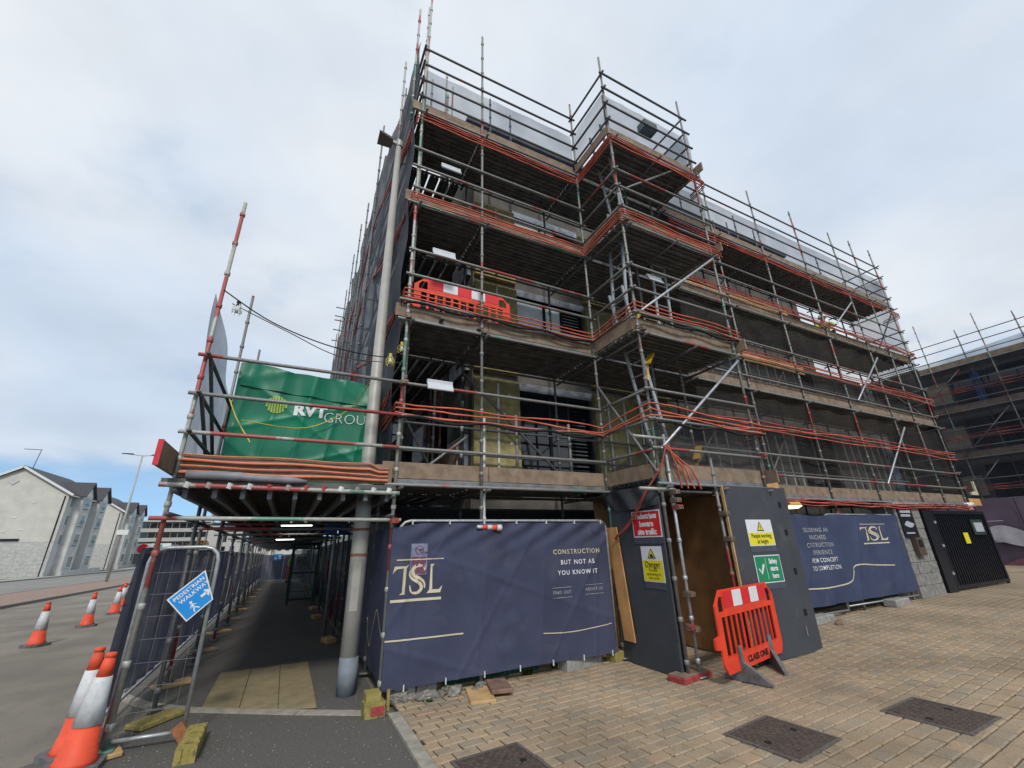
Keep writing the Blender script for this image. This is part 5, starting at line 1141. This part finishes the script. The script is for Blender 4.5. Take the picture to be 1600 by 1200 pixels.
for i in range(11):
    y = 7.1+i*1.21
    if i % 2 == 0: standard(-1.12, y, gz(y)+.05, gz(y)+2.3, cnp, TUBE_DARK, True)
for i, (x, y) in enumerate(((1.0, 10.3), (.98, 14.2), (1.02, 16.4))):
    block('sole_board', x, y, gz(y)+.006, .2, .35, .09, R(15), TIMB2, ('first', 'second', 'third')[i]+' timber block from the lamp post at the foot of the building side banners', 'board', 'timber sole boards')
block('sole_board', -1.26, 5.93, .006, .30, .22, .04, R(20), TIMB2, 'timber sole board under the front left canopy tube beside the cones', 'board', 'timber sole boards')
block('sole_board', -1.02, 6.75, .006, .50, .24, .05, R(50), YBLK, 'worn yellow sole board inside the gate panel', 'board', 'timber sole boards')
t = thing('crate', (1.1, 5.72, 0), 'yellow painted timber block with red label at the banner corner', 'block')
obj('timber', MB().box(.98, 1.20, 5.60, 5.80, .005, .14), YBLK, t); obj('upper_timber', MB().box(1.0, 1.16, 5.66, 5.84, .142, .22), YBLK, t); obj('label', MB().box(1.05, 1.19, 5.592, 5.599, .03, .11), REDP, t)
one('yellow_tube', MB().tube([(1.27, 5.78, .0), (1.27, 5.80, .2)], .02, 8), YBLK, 'short yellow tube leg under the banner corner', 'tube')
rr = random.Random(5); RUB = mat('broken mortar and stone', (.24, .225, .20), .95, 0, .4, 22, .6, 60, dirt=((.11, .10, .085), 7, .5, .8))
from mathutils import noise
for i in range(16):
    x = 1.42+i*.07+rr.uniform(-.03, .03); y = 5.93-.03*i/11+rr.uniform(-.10, .06); s_ = rr.uniform(.035, .10)
    bm = bmesh.new(); bmesh.ops.create_cube(bm, size=2*s_); bmesh.ops.subdivide_edges(bm, edges=bm.edges[:], cuts=2, use_grid_fill=True)
    sc_ = Vector((rr.uniform(.7, 1.3), rr.uniform(.6, 1), rr.uniform(.35, .7)))
    for v in bm.verts: q = v.co.normalized()*s_; v.co = v.co.lerp(q, .35); v.co += noise.noise_vector(v.co*14+Vector((i*3.1, 0, 0)))*s_*.35; v.co = Vector((v.co.x*sc_.x, v.co.y*sc_.y, v.co.z*sc_.z))
    me = bpy.data.meshes.new('rubble_stone'); bm.to_mesh(me); bm.free(); me.materials.append(RUB)
    o = bpy.data.objects.new('rubble_stone', me); COL.objects.link(o); o.location = (x, y, .02+s_*sc_.z*.7); o.rotation_euler = (rr.uniform(-.3, .3), rr.uniform(-.3, .3), rr.uniform(0, 3)); o['label'] = 'broken grey stone in the rubble under the left of the front banner'; o['category'] = 'stone'; o['group'] = 'rubble under the front banner'
for i, (x, y) in enumerate(((1.5, 6.05), (1.78, 6.08))): block('concrete_block', x, y, .005, .26, .16, .26, R(4), CONC, ('grey concrete block standing behind the rubble at the banner corner', 'grey concrete block standing second from the banner corner')[i], 'block', 'concrete blocks under the banner')
block('sole_board', 2.33, 5.62, .016, .30, .55, .035, R(-14), TIMB2, 'pale worn sole board lying flat before the front banner', 'board', 'timber sole boards')
block('sole_board', 2.60, 5.66, .05, .26, .46, .05, R(-14), mat('brown board', (.2, .12, .085), .85, 0, .3, 9), 'dark brown sole board resting on the pale one before the front banner', 'board', 'timber sole boards')
gk = thing('green_trough', (2.8, 6.25, 0), 'dark green ribbed plastic trough under the front banner', 'trough')
obj('side', MB().grid(lambda u, v: (2.05+u*1.45, 6.22+.012*math.sin(u*150), .01+v*.30), 90, 3), GTRIM, gk); obj('top', MB().box(2.05, 3.5, 6.24, 6.6, .28, .30), GTRIM, gk)
block('concrete_block', 4.12, 6.08, .005, .75, .24, .15, R(12), CONC, 'long dark concrete fence block under the right end of the front banner', 'block', 'concrete blocks under the banner')
block('timber_block', 4.72, 6.0, .015, .2, .2, .14, R(10), YBLK, 'yellow block beside the charcoal hoarding at the banner end', 'block')
block('sole_board', 4.98, 4.80, .012, .62, .26, .075, R(8), REDP, 'thick red edged sole board under the doorway scaffold tubes', 'board', 'timber sole boards')
block('sole_board', 4.985, 4.80, .088, .60, .24, .012, R(8), TIMB, 'grey plank on top of the red edged board under the doorway scaffold tubes', 'board', 'timber sole boards')
block('ballast_block', 12.9, 5.80, pzx(12.9)+.015, .75, .26, .15, R(4), CONC, 'concrete fence foot under the blue banner near the stone pillar', 'block', 'fence feet')
block('ballast_block', 9.75, 5.80, pzx(9.75)+.015, .75, .26, .14, R(4), CONC, 'concrete fence foot under the blue banner beside the charcoal board', 'block', 'fence feet')
block('timber_block', 10.0, 5.55, pzx(10)+.015, .5, .12, .05, R(25), TIMB, 'timber offcut lying under the blue banner', 'timber')
# weeds
def weed(x, y, s_, lab):
    mb = MB(); r2 = random.Random(int(x*100))
    for i in range(60):
        a = r2.random()*6.28; l_ = s_*r2.uniform(.5, 1); p = Vector((x+r2.uniform(-.5, .5)*s_*.8, y+r2.uniform(-.3, .3)*s_, .01)); d = Vector((math.cos(a)*.6, math.sin(a)*.6, r2.uniform(.4, 1)))*l_
        q = Vector((-math.sin(a), math.cos(a), 0))*.012; mb.add([p-q, p+q, p+d*.6+q, p+d, p+d*.6-q], [(0, 1, 2, 3, 4)])
    one('weed', mb, LEAF, lab, 'weed', 'weeds along the fence foot', kind='stuff')
weed(3.25, 6.1, .13, 'tuft of green weeds in the middle before the green trough'); weed(3.75, 6.15, .12, 'green weed at the right end of the green trough'); weed(1.75, 5.75, .06, 'tiny green weed among the rubble')
lm_ = MB(); r2 = random.Random(8)
for i in range(70):
    x = r2.uniform(1.5, 9); y = r2.uniform(2.4, 5.7); a = r2.random()*6; l_ = r2.uniform(.008, .028)
    lm_.add([(x+l_*math.cos(a), y+l_*math.sin(a), .0245), (x-l_*.5*math.sin(a), y+l_*.5*math.cos(a), .030), (x-l_*math.cos(a), y-l_*math.sin(a), .0245), (x+l_*.5*math.sin(a), y-l_*.5*math.cos(a), .027)], [(0, 1, 2, 3)])
o = obj('leaf_litter', lm_, mat('dry leaf', (.36, .27, .16), .9, 0, .4, 30)); o['kind'] = 'stuff'; o['label'] = 'small dry leaves and scraps scattered on the block paving'; o['category'] = 'litter'
gm = MB(); r2 = random.Random(18)
for i in range(900):
    x = r2.uniform(-3.2, 1.2); y = r2.uniform(4.2, 7.2); z = .002+r2.uniform(0, .004); s_ = r2.uniform(.003, .010)
    gm.add([(x-s_, y, z), (x, y-s_, z), (x+s_, y, z), (x, y+s_, z), (x, y, z+s_)], [(0, 1, 4), (1, 2, 4), (2, 3, 4), (3, 0, 4)])
o = obj('grit', gm, mat('loose grit', (.22, .2, .175), .9, 0, .4, 60)); o['kind'] = 'stuff'; o['label'] = 'loose grit scattered on the near asphalt'; o['category'] = 'grit'
# small striped cone lying on the top of the banner fence
t = thing('road_lamp_cone', (2.6, 5.86, 1.98), 'small red and white striped cone lying on the banner fence top', 'cone')
for i in range(5): obj('stripe', MB().tube([(2.38+i*.075, 5.86, 1.965-.003*i), (2.455+i*.075, 5.86, 1.962-.003*i)], [.022+i*.005, .027+i*.005], 12), CORNG if i % 2 else CWHT, t, True)

# ================================================================ LIGHT FITTINGS AND TOOLS ON THE LIFTS
def fitting(x, y, z, lab, L_=.40):
    t = thing('light_fitting', (x, y, z), lab, 'light fitting', 'white light fittings on the scaffold rails')
    obj('housing', MB().box(x, x+L_, y, y+.05, z, z+.05), TUBEOFF, t); obj('reflector', MB().add([(x, y+.0, z), (x+L_, y+.0, z), (x+L_, y-.06, z-.12), (x, y-.06, z-.12), (x, y+.02, z), (x+L_, y+.02, z), (x+L_, y-.04, z-.13), (x, y-.04, z-.13)], [(0, 3, 2, 1), (4, 5, 6, 7), (2, 3, 7, 6)]), TUBEOFF, t)
fitting(1.55, 5.84, 4.05, 'white light fitting on the rail of the lowest lift'); fitting(1.53, 5.84, 6.47, 'white light fitting on the rail above the lifted red barrier'); fitting(1.68, 6.1, 8.76, 'white light fitting on the rail of the third lift'); fitting(5.95, 5.3, 6.9, 'white light fitting inside the stair bay'); fitting(1.9, 6.0, 7.56, 'white light fitting on the cords of the third lift', .2)
for (x, y, z, lab) in ((5.05, 5.0, 5.42, 'yellow plastic guard hung at the corner of the stair bay'), (6.55, 5.4, 3.1, 'yellow gate bar low in the stair bay'), (5.35, 5.1, 4.7, 'yellow hatch under the second lift of the stair bay')):
    one('yellow_guard', MB().bar((x, y, z), (x+.25, y+.1, z+.28), .12, .03).bar((x, y+.05, z-.3), (x+.05, y+.05, z), .05, .03), mat('yellow plastic', (.72, .42, .03), .5), lab, 'guard')
one('green_box', MB().box(6.25, 6.65, 4.9, 5.15, 11.0, 11.22), mat('grey green box', (.2, .24, .17), .7), 'grey green box perched on the top rail of the stair bay', 'box')

# blue round signs on a post inside the walkway
t = thing('sign_post', (.97, 11.24, gz(11.24)), 'grey post with two round blue signs under the canopy behind the lamp post', 'sign post')
obj('post', MB().tube([(.97, 11.24, gz(11.24)), (.97, 11.24, 2.3)], .04, 12), mat('grey sign post', (.25, .27, .29), .5, .2), t, True)
for x in (.86, 1.16): obj('blue_disc', MB().prism(circle(0, 0, .145, 24), (Vector((x, 11.17, 2.16)), X_, Z_), 0, .006), DBLU, t); obj('disc_symbol', MB().prism(circle(0, -.02, .03, 8)+[], (Vector((x, 11.16, 2.16)), X_, Z_), 0, .004), SWHT, t)

# bus shelter
bs = thing('bus_shelter', (.3, 18.6, gz(18.6)), 'dark green glazed bus shelter inside the covered walkway', 'bus shelter')
gb = gz(19); X0, X1, Y0, Y1 = .25, 1.08, 18.5, 21.7
for x in (X0, X1):
    for y in (Y0, Y1): obj('post', MB().box(x-.035, x+.035, y-.035, y+.035, gb, gb+2.0), GTRIM, bs)
obj('roof', MB().box(X0-.15, X1+.1, Y0-.1, Y1+.1, gb+2.0, gb+2.08), GTRIM, bs)
for y in (Y0, Y1):
    for z in (.15, 1.02, 1.85): obj('rail', MB().box(X0+.036, X1-.036, y-.025, y+.025, gb+z, gb+z+.06), GTRIM, bs)
SHG = mat('shelter glass', (.30, .34, .34), .15, 0, .2, 2, alpha=.35, spec=.5)
for z0, z1 in ((.22, 1.0), (1.1, 1.83)): obj('glass_pane', MB().box(X0+.04, X1-.04, Y0-.004, Y0+.004, gb+z0, gb+z1), SHG, bs)
for k in range(3): obj('glass_pane', MB().box(X1-.004, X1+.004, Y0+.05+k*1.05, Y0+1.05+k*1.05, gb+.22, gb+1.83), SHG, bs)
obj('bench', MB().box(X1-.35, X1-.08, Y0+.8, Y1-.6, gb+.48, gb+.54).box(X1-.25, X1-.2, Y0+1, Y0+1.05, gb, gb+.48), mat('bench wood', (.32, .22, .1), .7), bs)
obj('poster', MB().box(X0+.12, X1-.25, Y0-.012, Y0-.006, gb+1.15, gb+1.6), mat('grey poster', (.22, .22, .21), .6, 0, .5, 9), bs)

# navy hoarding closing the far end
fe = thing('end_hoarding', (0, 39, gz(39)), 'navy hoarding wall closing the far end of the walkway', 'hoarding')
for k in range(4): obj('board', MB().box(-1.7+k*.81, -1.7+k*.81+.8, 39, 39.05, gz(39), gz(39)+1.72), mat('navy hoarding', (.10, .105, .14), .8, 0, .1), fe)
t = thing('blue_sign', (-.5, 38.95, .9), 'small blue sign on the navy hoarding at the far end of the walkway', 'sign'); obj('plate', MB().box(-.82, -.25, 38.95, 38.98, .86, 1.32), SBLU, t); obj('print', MB().box(-.76, -.6, 38.94, 38.949, .92, 1.1).box(-.5, -.32, 38.94, 38.949, .96, 1.24), SWHT, t)

# ================================================================ PEOPLE
def person(name_lab, pose, vest, legs, loc, rz, scale=1.0):
    t = thing('person', (0, 0, 0), name_lab, 'person')
    def skin(nm, pts, edges, rad, m, root=0, sub_=2):
        me = bpy.data.meshes.new(nm); me.from_pydata(pts, edges, []); me.update(); me.materials.append(m)
        o = bpy.data.objects.new(nm, me); link(o, t)
        sk = o.modifiers.new('skin', 'SKIN'); sk.use_smooth_shade = True
        if not me.skin_vertices: 
            bm = bmesh.new(); bm.from_mesh(me); bm.verts.layers.skin.verify(); bm.to_mesh(me); bm.free()
        for i, sv in enumerate(me.skin_vertices[0].data): r_ = rad[i]; sv.radius = r_ if isinstance(r_, tuple) else (r_, r_); sv.use_root = (i == root)
        ss = o.modifiers.new('sub', 'SUBSURF'); ss.levels = ss.render_levels = sub_; return o
    J = pose
    pts = [J['pelvis'], J['waist'], J['chest'], J['neck'], J['head'], J['crown']]; ed = [(0, 1), (1, 2), (2, 3), (3, 4), (4, 5)]; rad = [(.13, .10), (.125, .095), (.16, .11), .055, .085, .075]
    for s in 'LR':
        n = len(pts); pts += [J['hip'+s], J['knee'+s], J['ankle'+s], J['toe'+s]]; ed += [(0, n), (n, n+1), (n+1, n+2), (n+2, n+3)]; rad += [.085, .058, .042, .035]
        n = len(pts); pts += [J['sh'+s], J['elb'+s], J['wr'+s], J['hand'+s]]; ed += [(2, n), (n, n+1), (n+1, n+2), (n+2, n+3)]; rad += [.06, .045, .033, (.04, .025)]
    skin('body', pts, ed, rad, SKIN)
    tp_ = [J['pelvis'], J['waist'], J['chest']]; te = [(0, 1), (1, 2)]; tr_ = [(.155, .125), (.15, .12), (.185, .135)]
    for s in 'LR': n = len(tp_); tp_ += [J['sh'+s], J['elb'+s]]; te += [(2, n), (n, n+1)]; tr_ += [.08, .06]
    skin('jacket', tp_, te, tr_, vest)
    lp_ = [J['pelvis']]; le = []; lr = [(.15, .12)]
    for s in 'LR': n = len(lp_); lp_ += [J['hip'+s], J['knee'+s], J['ankle'+s]]; le += [(0, n), (n, n+1), (n+1, n+2)]; lr += [.105, .08, .065]
    skin('trousers', lp_, le, lr, legs)
    for s in 'LR': a = Vector(J['ankle'+s]); b = Vector(J['toe'+s]); obj('boot', MB().tube([a+Vector((0, 0, .06)), a-Vector((0, 0, .03)), b], [.05, .055, .045], 8), BLACK, t, True)
    h = Vector(J['head']); obj('helmet', MB().tube([h+Vector((0, 0, .02)), h+Vector((0, 0, .035)), h+Vector((0, 0, .09)), h+Vector((0, 0, .14)), h+Vector((0, 0, .165))], [.135, .12, .115, .08, .02], 14), SWHT, t, True)
    obj('helmet_peak', MB().box(h.x-.07, h.x+.07, h.y-.19, h.y-.1, h.z+.015, h.z+.03), SWHT, t)
    obj('reflective_band', MB().tube([Vector(J['waist'])+Vector((0, 0, .02)), Vector(J['waist'])+Vector((0, 0, .07))], .165, 12), mat('silver tape', (.6, .6, .58), .4), t)
    t.matrix_world = Matrix.Translation(loc) @ Matrix.Rotation(rz, 4, 'Z') @ Matrix.Diagonal((scale, scale, scale, 1))
P0 = dict(pelvis=(0, 0, .93), waist=(0, -.01, 1.1), chest=(0, -.02, 1.34), neck=(0, -.03, 1.5), head=(0, -.05, 1.6), crown=(0, -.05, 1.7), hipL=(-.1, 0, .88), hipR=(.1, 0, .88), kneeL=(-.11, -.04, .48), kneeR=(.11, .05, .48), ankleL=(-.11, .02, .09), ankleR=(.11, .14, .09), toeL=(-.12, -.13, .04), toeR=(.12, .0, .04), shL=(-.19, -.02, 1.42), shR=(.19, -.02, 1.42), elbL=(-.26, .02, 1.14), elbR=(.26, .0, 1.14), wrL=(-.22, -.16, .98), wrR=(.22, -.2, 1.0), handL=(-.2, -.24, .96), handR=(.2, -.28, .99))
person('worker in yellow vest, orange trousers and white helmet walking beside the bus shelter', P0, HIVIS, TROUS, (.32, 33.2, gz(33.2)), R(70))
P1 = dict(pelvis=(0, .1, .42), waist=(0, .04, .58), chest=(0, -.06, .80), neck=(0, -.14, .94), head=(0, -.2, 1.02), crown=(0, -.22, 1.12), hipL=(-.1, .1, .40), hipR=(.1, .1, .40), kneeL=(-.16, -.28, .52), kneeR=(.16, -.28, .50), ankleL=(-.14, -.05, .09), ankleR=(.14, -.03, .09), toeL=(-.15, -.2, .04), toeR=(.15, -.18, .04), shL=(-.19, -.08, .86), shR=(.19, -.08, .86), elbL=(-.25, -.28, .66), elbR=(.25, -.28, .66), wrL=(-.15, -.48, .6), wrR=(.15, -.48, .6), handL=(-.13, -.56, .59), handR=(.13, -.56, .59))
person('worker in yellow vest crouching behind the rail on the right hand scaffold lift', P1, HIVIS, NAVYC, (15.2, 6.5, 7.515), R(-50))

# ================================================================ THE FAR LEFT: HOUSES, LAMPS, OFFICES
def house_row(dx, dy, lab):
    g0 = gz(78+dy)-.3; xr, xa, xl = -27+dx, -32.2+dx, -37.4+dx; ze, za = 9.2, 12.4; y0, y1 = 78+dy, 92+dy
    t = thing('house', ((xr+xl)/2, y0, g0), lab, 'house', 'cream rendered blocks across the road')
    # gable wall with pointed top
    obj('gable_wall', MB().prism([(0, 3.2-g0), (xr-xl, 3.2-g0), (xr-xl, ze-g0), (xa-xl, za-g0), (0, ze-g0)], (Vector((xl, y0, g0)), X_, Z_), 0, -.4), CREAM, t)
    base = obj('stone_base', MB().box(xl-.05, xr+.05, y0-.06, y0+.4, g0, 3.18), GRANITE, t)
    for r_ in range(8):
        z = g0+r_*.46; x = xl+(.4 if r_ % 2 else 0)
        while x < xr-.3: sub('stone', MB().box(x+.02, min(x+1.15, xr)-.02, y0-.078, y0-.061, z+.01, min(z+.45, 3.16)), GRANITE, base); x += 1.17
    obj('front_wall', MB().box(xr-.4, xr, y0+.41, y1, g0, ze), GREYR, t); obj('back_wall', MB().box(xl, xl+.4, y0+.41, y1, g0, ze), CREAM, t); obj('end_wall', MB().box(xl+.41, xr-.41, y1-.4, y1, g0, ze), CREAM, t)
    rf = MB(); o_ = .5
    for a, b in ((xl-o_, xa), (xr+o_, xa)):
        zz = ze-.25; rf.add([(a, y0-.35, zz), (b, y0-.35, za+.1), (b, y1, za+.1), (a, y1, zz), (a, y0-.35, zz+.18), (b, y0-.35, za+.28), (b, y1, za+.28), (a, y1, zz+.18)], [(0, 1, 2, 3), (4, 7, 6, 5), (0, 4, 5, 1), (2, 6, 7, 3), (0, 3, 7, 4), (1, 5, 6, 2)])
    roof = obj('roof', rf, SLATE, t)
    vb = MB(); vb.bar((xl-.5, y0-.4, ze-.2), (xa, y0-.4, za+.12), .08, .26); vb.bar((xr+.5, y0-.4, ze-.2), (xa, y0-.4, za+.12), .08, .26); sub('barge_board', vb, TRIMW, roof)
    sub('gutter', MB().box(xr+.42, xr+.56, y0-.3, y1, ze-.36, ze-.22), TRIMW, roof)
    # projecting gabled window bays
    for k, yb in enumerate((81.5+dy, 87.5+dy)):
        bx = xr+.9; bay = obj('bay', MB().box(xr+.002, bx, yb-1.6, yb+1.6, g0, ze), GREYR, t)
        sub('bay_gable', MB().prism([(-1.6, 0), (1.6, 0), (0, 1.6)], (Vector((bx, yb, ze)), Y_, Z_), 0, -.3), TRIMW, bay)
        br = MB()
        for s in (-1, 1): br.add([(bx+.35, yb+s*2.0, ze-.3), (bx+.35, yb, ze+1.75), (xa+1.0, yb, ze+1.75), (xr-1.0, yb+s*2.0, ze-.3), (bx+.35, yb+s*2.0, ze-.12), (bx+.35, yb, ze+1.93), (xa+1.0, yb, ze+1.93), (xr-1.0, yb+s*2.0, ze-.12)], [(0, 1, 2, 3), (4, 7, 6, 5), (0, 4, 5, 1), (1, 5, 6, 2), (2, 6, 7, 3), (3, 7, 4, 0)])
        sub('bay_roof', br, SLATE, bay)
        for z in (-.1, 2.75, 5.2, 7.5):
            w_ = obj('window', MB().box(bx+.002, bx+.09, yb-.75, yb+.75, z, z+1.55), TRIMW, t); sub('pane', MB().box(bx+.091, bx+.10, yb-.66, yb-.04, z+.1, z+1.45).box(bx+.091, bx+.10, yb+.04, yb+.66, z+.1, z+1.45), WINGL, w_)
            if z > 1: sub('balcony_rail', MB().box(bx+.11, bx+.16, yb-.8, yb+.8, z+.55, z+.6).box(bx+.11, bx+.16, yb-.8, yb+.8, z-.05, z), BLACKM, w_)
    for z in (2.75, 5.2, 7.5):
        for yb in (79.3+dy, 84.5+dy): w_ = obj('window', MB().box(xr+.002, xr+.07, yb-.45, yb+.45, z, z+1.4), TRIMW, t); sub('pane', MB().box(xr+.071, xr+.08, yb-.36, yb+.36, z+.1, z+1.3), WINGL, w_)
    obj('drain_pipe', MB().tube([(xr-.35, y0-.08, g0), (xr-.35, y0-.08, ze-.3)], .07, 6), BLACKM, t)
    obj('name_plate', MB().box(xr-5.2, xr-3.3, y0-.14, y0-.062, 3.35, 3.62), BLACKM, t)
    if dy == 0: obj('gable_vent', MB().prism([(-.55, 0), (0, -.55), (.55, 0), (0, .55)], (Vector((xa-.6, y0-.01, 10.7)), X_, Z_), 0, .08), GREYR, t)
    for x, z in ((xr-3.2, 8.0), (xr-6, 6.0), (xr-4.5, 6.1), (xr-6.3, 4.4), (xr-5, 4.45), (xr-3.5, 4.6)): obj('wall_vent', MB().box(x-.22, x+.22, y0-.05, y0-.002, z, z+.10), TRIMW, t)
    wl = obj('garden_wall', MB().box(xr+1.2, xr+1.5, y0+.5, y1, g0, g0+.9), GRANITE, t)
    if dy == 0: obj('aerial', MB().tube([(xa+.3, y0+1, za), (xa+.5, y0+1, za+2.6)], .04, 5).tube([(xa-1.2, y0+1, za+2.6), (xa+.6, y0+1, za+2.6)], .04, 5), BLACKM, t)
house_row(0, 0, 'cream gabled apartment house nearest on the far side of the road')
house_row(-2.6, 32, 'second cream gabled apartment house further along the far side of the road')

def street_lamp(x, y, h, lab, r_=.09):
    t = thing('street_lamp', (x, y, gz(y)), lab, 'street lamp', 'twin armed street lamps on the verge'); z = gz(y)+.1
    obj('pole', MB().tube([(x, y, z), (x, y, z+h)], [r_*1.2, r_*.6], 10), LAMPM, t, True)
    for s in (-1, 1): obj('arm', MB().tube([(x, y, z+h-.05), (x+s*.8, y, z+h+.05)], .04, 6), LAMPM, t); obj('lantern', MB().add([(x+s*.6, y-.15, z+h+.02), (x+s*1.5, y-.12, z+h+.06), (x+s*1.5, y+.12, z+h+.06), (x+s*.6, y+.15, z+h+.02), (x+s*.7, y, z+h+.14), (x+s*1.4, y, z+h+.13)], [(0, 1, 2, 3), (0, 4, 5, 1), (1, 5, 2), (2, 5, 4, 3), (3, 4, 0)]), BLACKM, t)
    return t
sl = street_lamp(-12.75, 48.3, 10.3, 'tall twin armed street lamp in front of the cream houses')
obj('traffic_camera', MB().box(-12.95, -12.2, 48.1, 48.4, 3.1, 3.5), TRIMW, sl)
street_lamp(-13.2, 118, 13.0, 'distant twin armed street lamp right of the cream houses', .12)

of = thing('office_block', (-30, 152, gz(150)), 'long grey office block with bands of dark windows in the distance', 'building')
obj('body', MB().box(-42, -21, 150.3, 170, gz(150), 9.2), mat('office concrete', (.30, .28, .255), .9), of)
for z0 in (2.6, 5.1, 7.5):
    obj('spandrel', MB().box(-42.2, -20.8, 150.0, 150.29, z0-.95, z0+.0), mat('pale spandrel', (.42, .41, .38), .9), of)
    for i in range(13): o = obj('window', MB().box(-41.9+i*1.62, -40.5+i*1.62, 150.1, 150.28, z0+.05, z0+1.35), GLASSD, of); 
obj('roof_edge', MB().box(-42.4, -20.6, 149.8, 170, 9.21, 9.6), GREYR, of)
st = thing('shop', (-27, 122, gz(122)), 'low shop with red and green sign panels in the distance', 'shop')
obj('wall', MB().box(-34, -23, 122, 130, gz(122), 3.2), mat('shop grey', (.2, .21, .21), .8), st); obj('fascia', MB().box(-34.1, -22.9, 121.6, 121.9, 1.3, 3.3), SWHT, st)
obj('red_panel', MB().prism(circle(0, 0, .95, 18), (Vector((-27.6, 121.55, 2.3)), X_, Z_), 0, .04), SRED, st); obj('green_panel', MB().box(-25.9, -24.4, 121.5, 121.59, 1.5, 3.1), mat('shop green', (.05, .35, .25), .6), st)
tw = thing('bell_tower', (-15.6, 125, gz(125)), 'slim stone bell tower with a domed top in the distance', 'tower')
obj('shaft', MB().box(-16.9, -14.9, 124, 126, gz(125), 7.0), GRANITE, tw)
for x in (-16.7, -15.1):
    for y in (124.2, 125.8): obj('column', MB().box(x-.2, x+.2, y-.2, y+.2, 7.0, 9.4), GRANITE, tw)
obj('cornice', MB().box(-17.1, -14.7, 123.8, 126.2, 9.4, 9.8), GRANITE, tw)
obj('dome', MB().tube([(-15.9, 125, 9.8), (-15.9, 125, 10.6), (-15.9, 125, 11.3), (-15.9, 125, 11.6)], [1.15, 1.0, .5, .05], 12), mat('lead dome', (.2, .21, .23), .6), tw, True)
for i, (x0, x1, z1, m) in enumerate(((-19, -11, 6.5, GRANITE), (-10.5, -4, 7.2, CREAM), (-3.5, 4, 6.4, GREYR))):
    t = thing('townhouse', (x0, 140, gz(140)), ('pale granite block beside the distant bell tower', 'cream block glimpsed over the walkway fence', 'grey block glimpsed at the far end of the walkway')[i], 'building'); y = 142+i*4
    obj('wall', MB().box(x0, x1, y, y+8, gz(140), z1), m, t); obj('roof', MB().prism([(0, 0), (x1-x0, 0), (x1-x0-1.2, 2), (1.2, 2)], (Vector((x0, y, z1)), X_, Z_), .3, -8.3), SLATE, t)
    for a in range(3):
        for z in (1.0, 3.6): obj('window', MB().box(x0+1+a*2.1, x0+2+a*2.1, y-.06, y-.002, z, z+1.5), GLASSD, t)
def tree(x, y, h, rad, m, lab, seed):
    r2 = random.Random(seed); t = thing('tree', (x, y, gz(y)), lab, 'tree', 'trees in the distance'); z = gz(y)
    tk = MB().tube([(x, y, z), (x, y, z+h*.4), (x+.1, y, z+h*.75)], [.2, .13, .05], 7)
    for k in range(5): a = k*1.25; tk.tube([(x, y, z+h*(.3+.07*k)), (x+math.cos(a)*rad*.6, y+math.sin(a)*rad*.6, z+h*(.55+.07*k))], [.08, .03], 5)
    obj('trunk', tk, BARK, t, True); c = MB(); cl = [(r2.gauss(0, rad*.5), r2.gauss(0, rad*.5), h*.62+r2.gauss(0, h*.16), r2.uniform(.4, .8)*rad*.6) for _ in range(12)]
    for i in range(1100):
        q = r2.choice(cl); d = Vector((r2.gauss(0, 1), r2.gauss(0, 1), r2.gauss(0, 1))).normalized()*q[3]*r2.random()**.4; p = Vector((x+q[0], y+q[1], z+q[2]))+d
        a = Vector((r2.uniform(-1, 1), r2.uniform(-1, 1), r2.uniform(-1, 1))).normalized()*.16; b = a.cross(Vector((r2.random(), r2.random(), 1))).normalized()*.11; c.add([p-a, p+b, p+a, p-b], [(0, 1, 2, 3)])
    obj('crown', c, m, t)
tree(-18.6, 112, 5.0, 1.9, LEAFO, 'orange autumn tree beside the distant bell tower', 1); tree(-24.5, 122, 4.0, 1.2, LEAF, 'green tree at the end of the cream houses', 2); tree(-22.0, 132, 3.6, 1.3, LEAF, 'green tree before the distant office block', 3); tree(-15, 108, 5.0, 1.6, LEAFO, 'small autumn tree behind the walkway fence', 4)
hl = MB(); n = 40
for i in range(n+1):
    a = -1.3+i*2.2/n; hh = 9+4*math.sin(i*.5)+2*math.sin(i*1.3); x, y = 420*math.sin(a), 420*math.cos(a)
    hl.v += [(x, y, -3), (x*1.05, y*1.05, hh-2), (x*1.4, y*1.4, hh+3)]
for i in range(n):
    for k in (0, 1): hl.f.append((i*3+k, i*3+3+k, i*3+4+k, i*3+1+k)); hl.mi.append(0)
struct('hills', hl, mat('distant hill', (.11, .12, .105), .95, 0, .3, .02))
# weeds of shrubs by the far verge
for i, (x, y) in enumerate(((-27.0, 126), (-25.5, 132))):
    mb = MB(); r2 = random.Random(60+i)
    for k in range(260):
        p = Vector((x+r2.gauss(0, .8), y+r2.gauss(0, 1.2), gz(y)+r2.random()*1.3)); a = Vector((r2.uniform(-1, 1), r2.uniform(-1, 1), r2.uniform(-1, 1))).normalized()*.14; b = a.cross(Vector((.3, .2, 1))).normalized()*.1; mb.add([p-a, p+b, p+a, p-b], [(0, 1, 2, 3)])
    one('shrub', mb, LEAF, ('dark green shrub at the foot of the second cream house', 'dark green shrub near the distant shop')[i], 'shrub')

for e in bpy.data.objects:
    if '_base' in e: del e['_base']
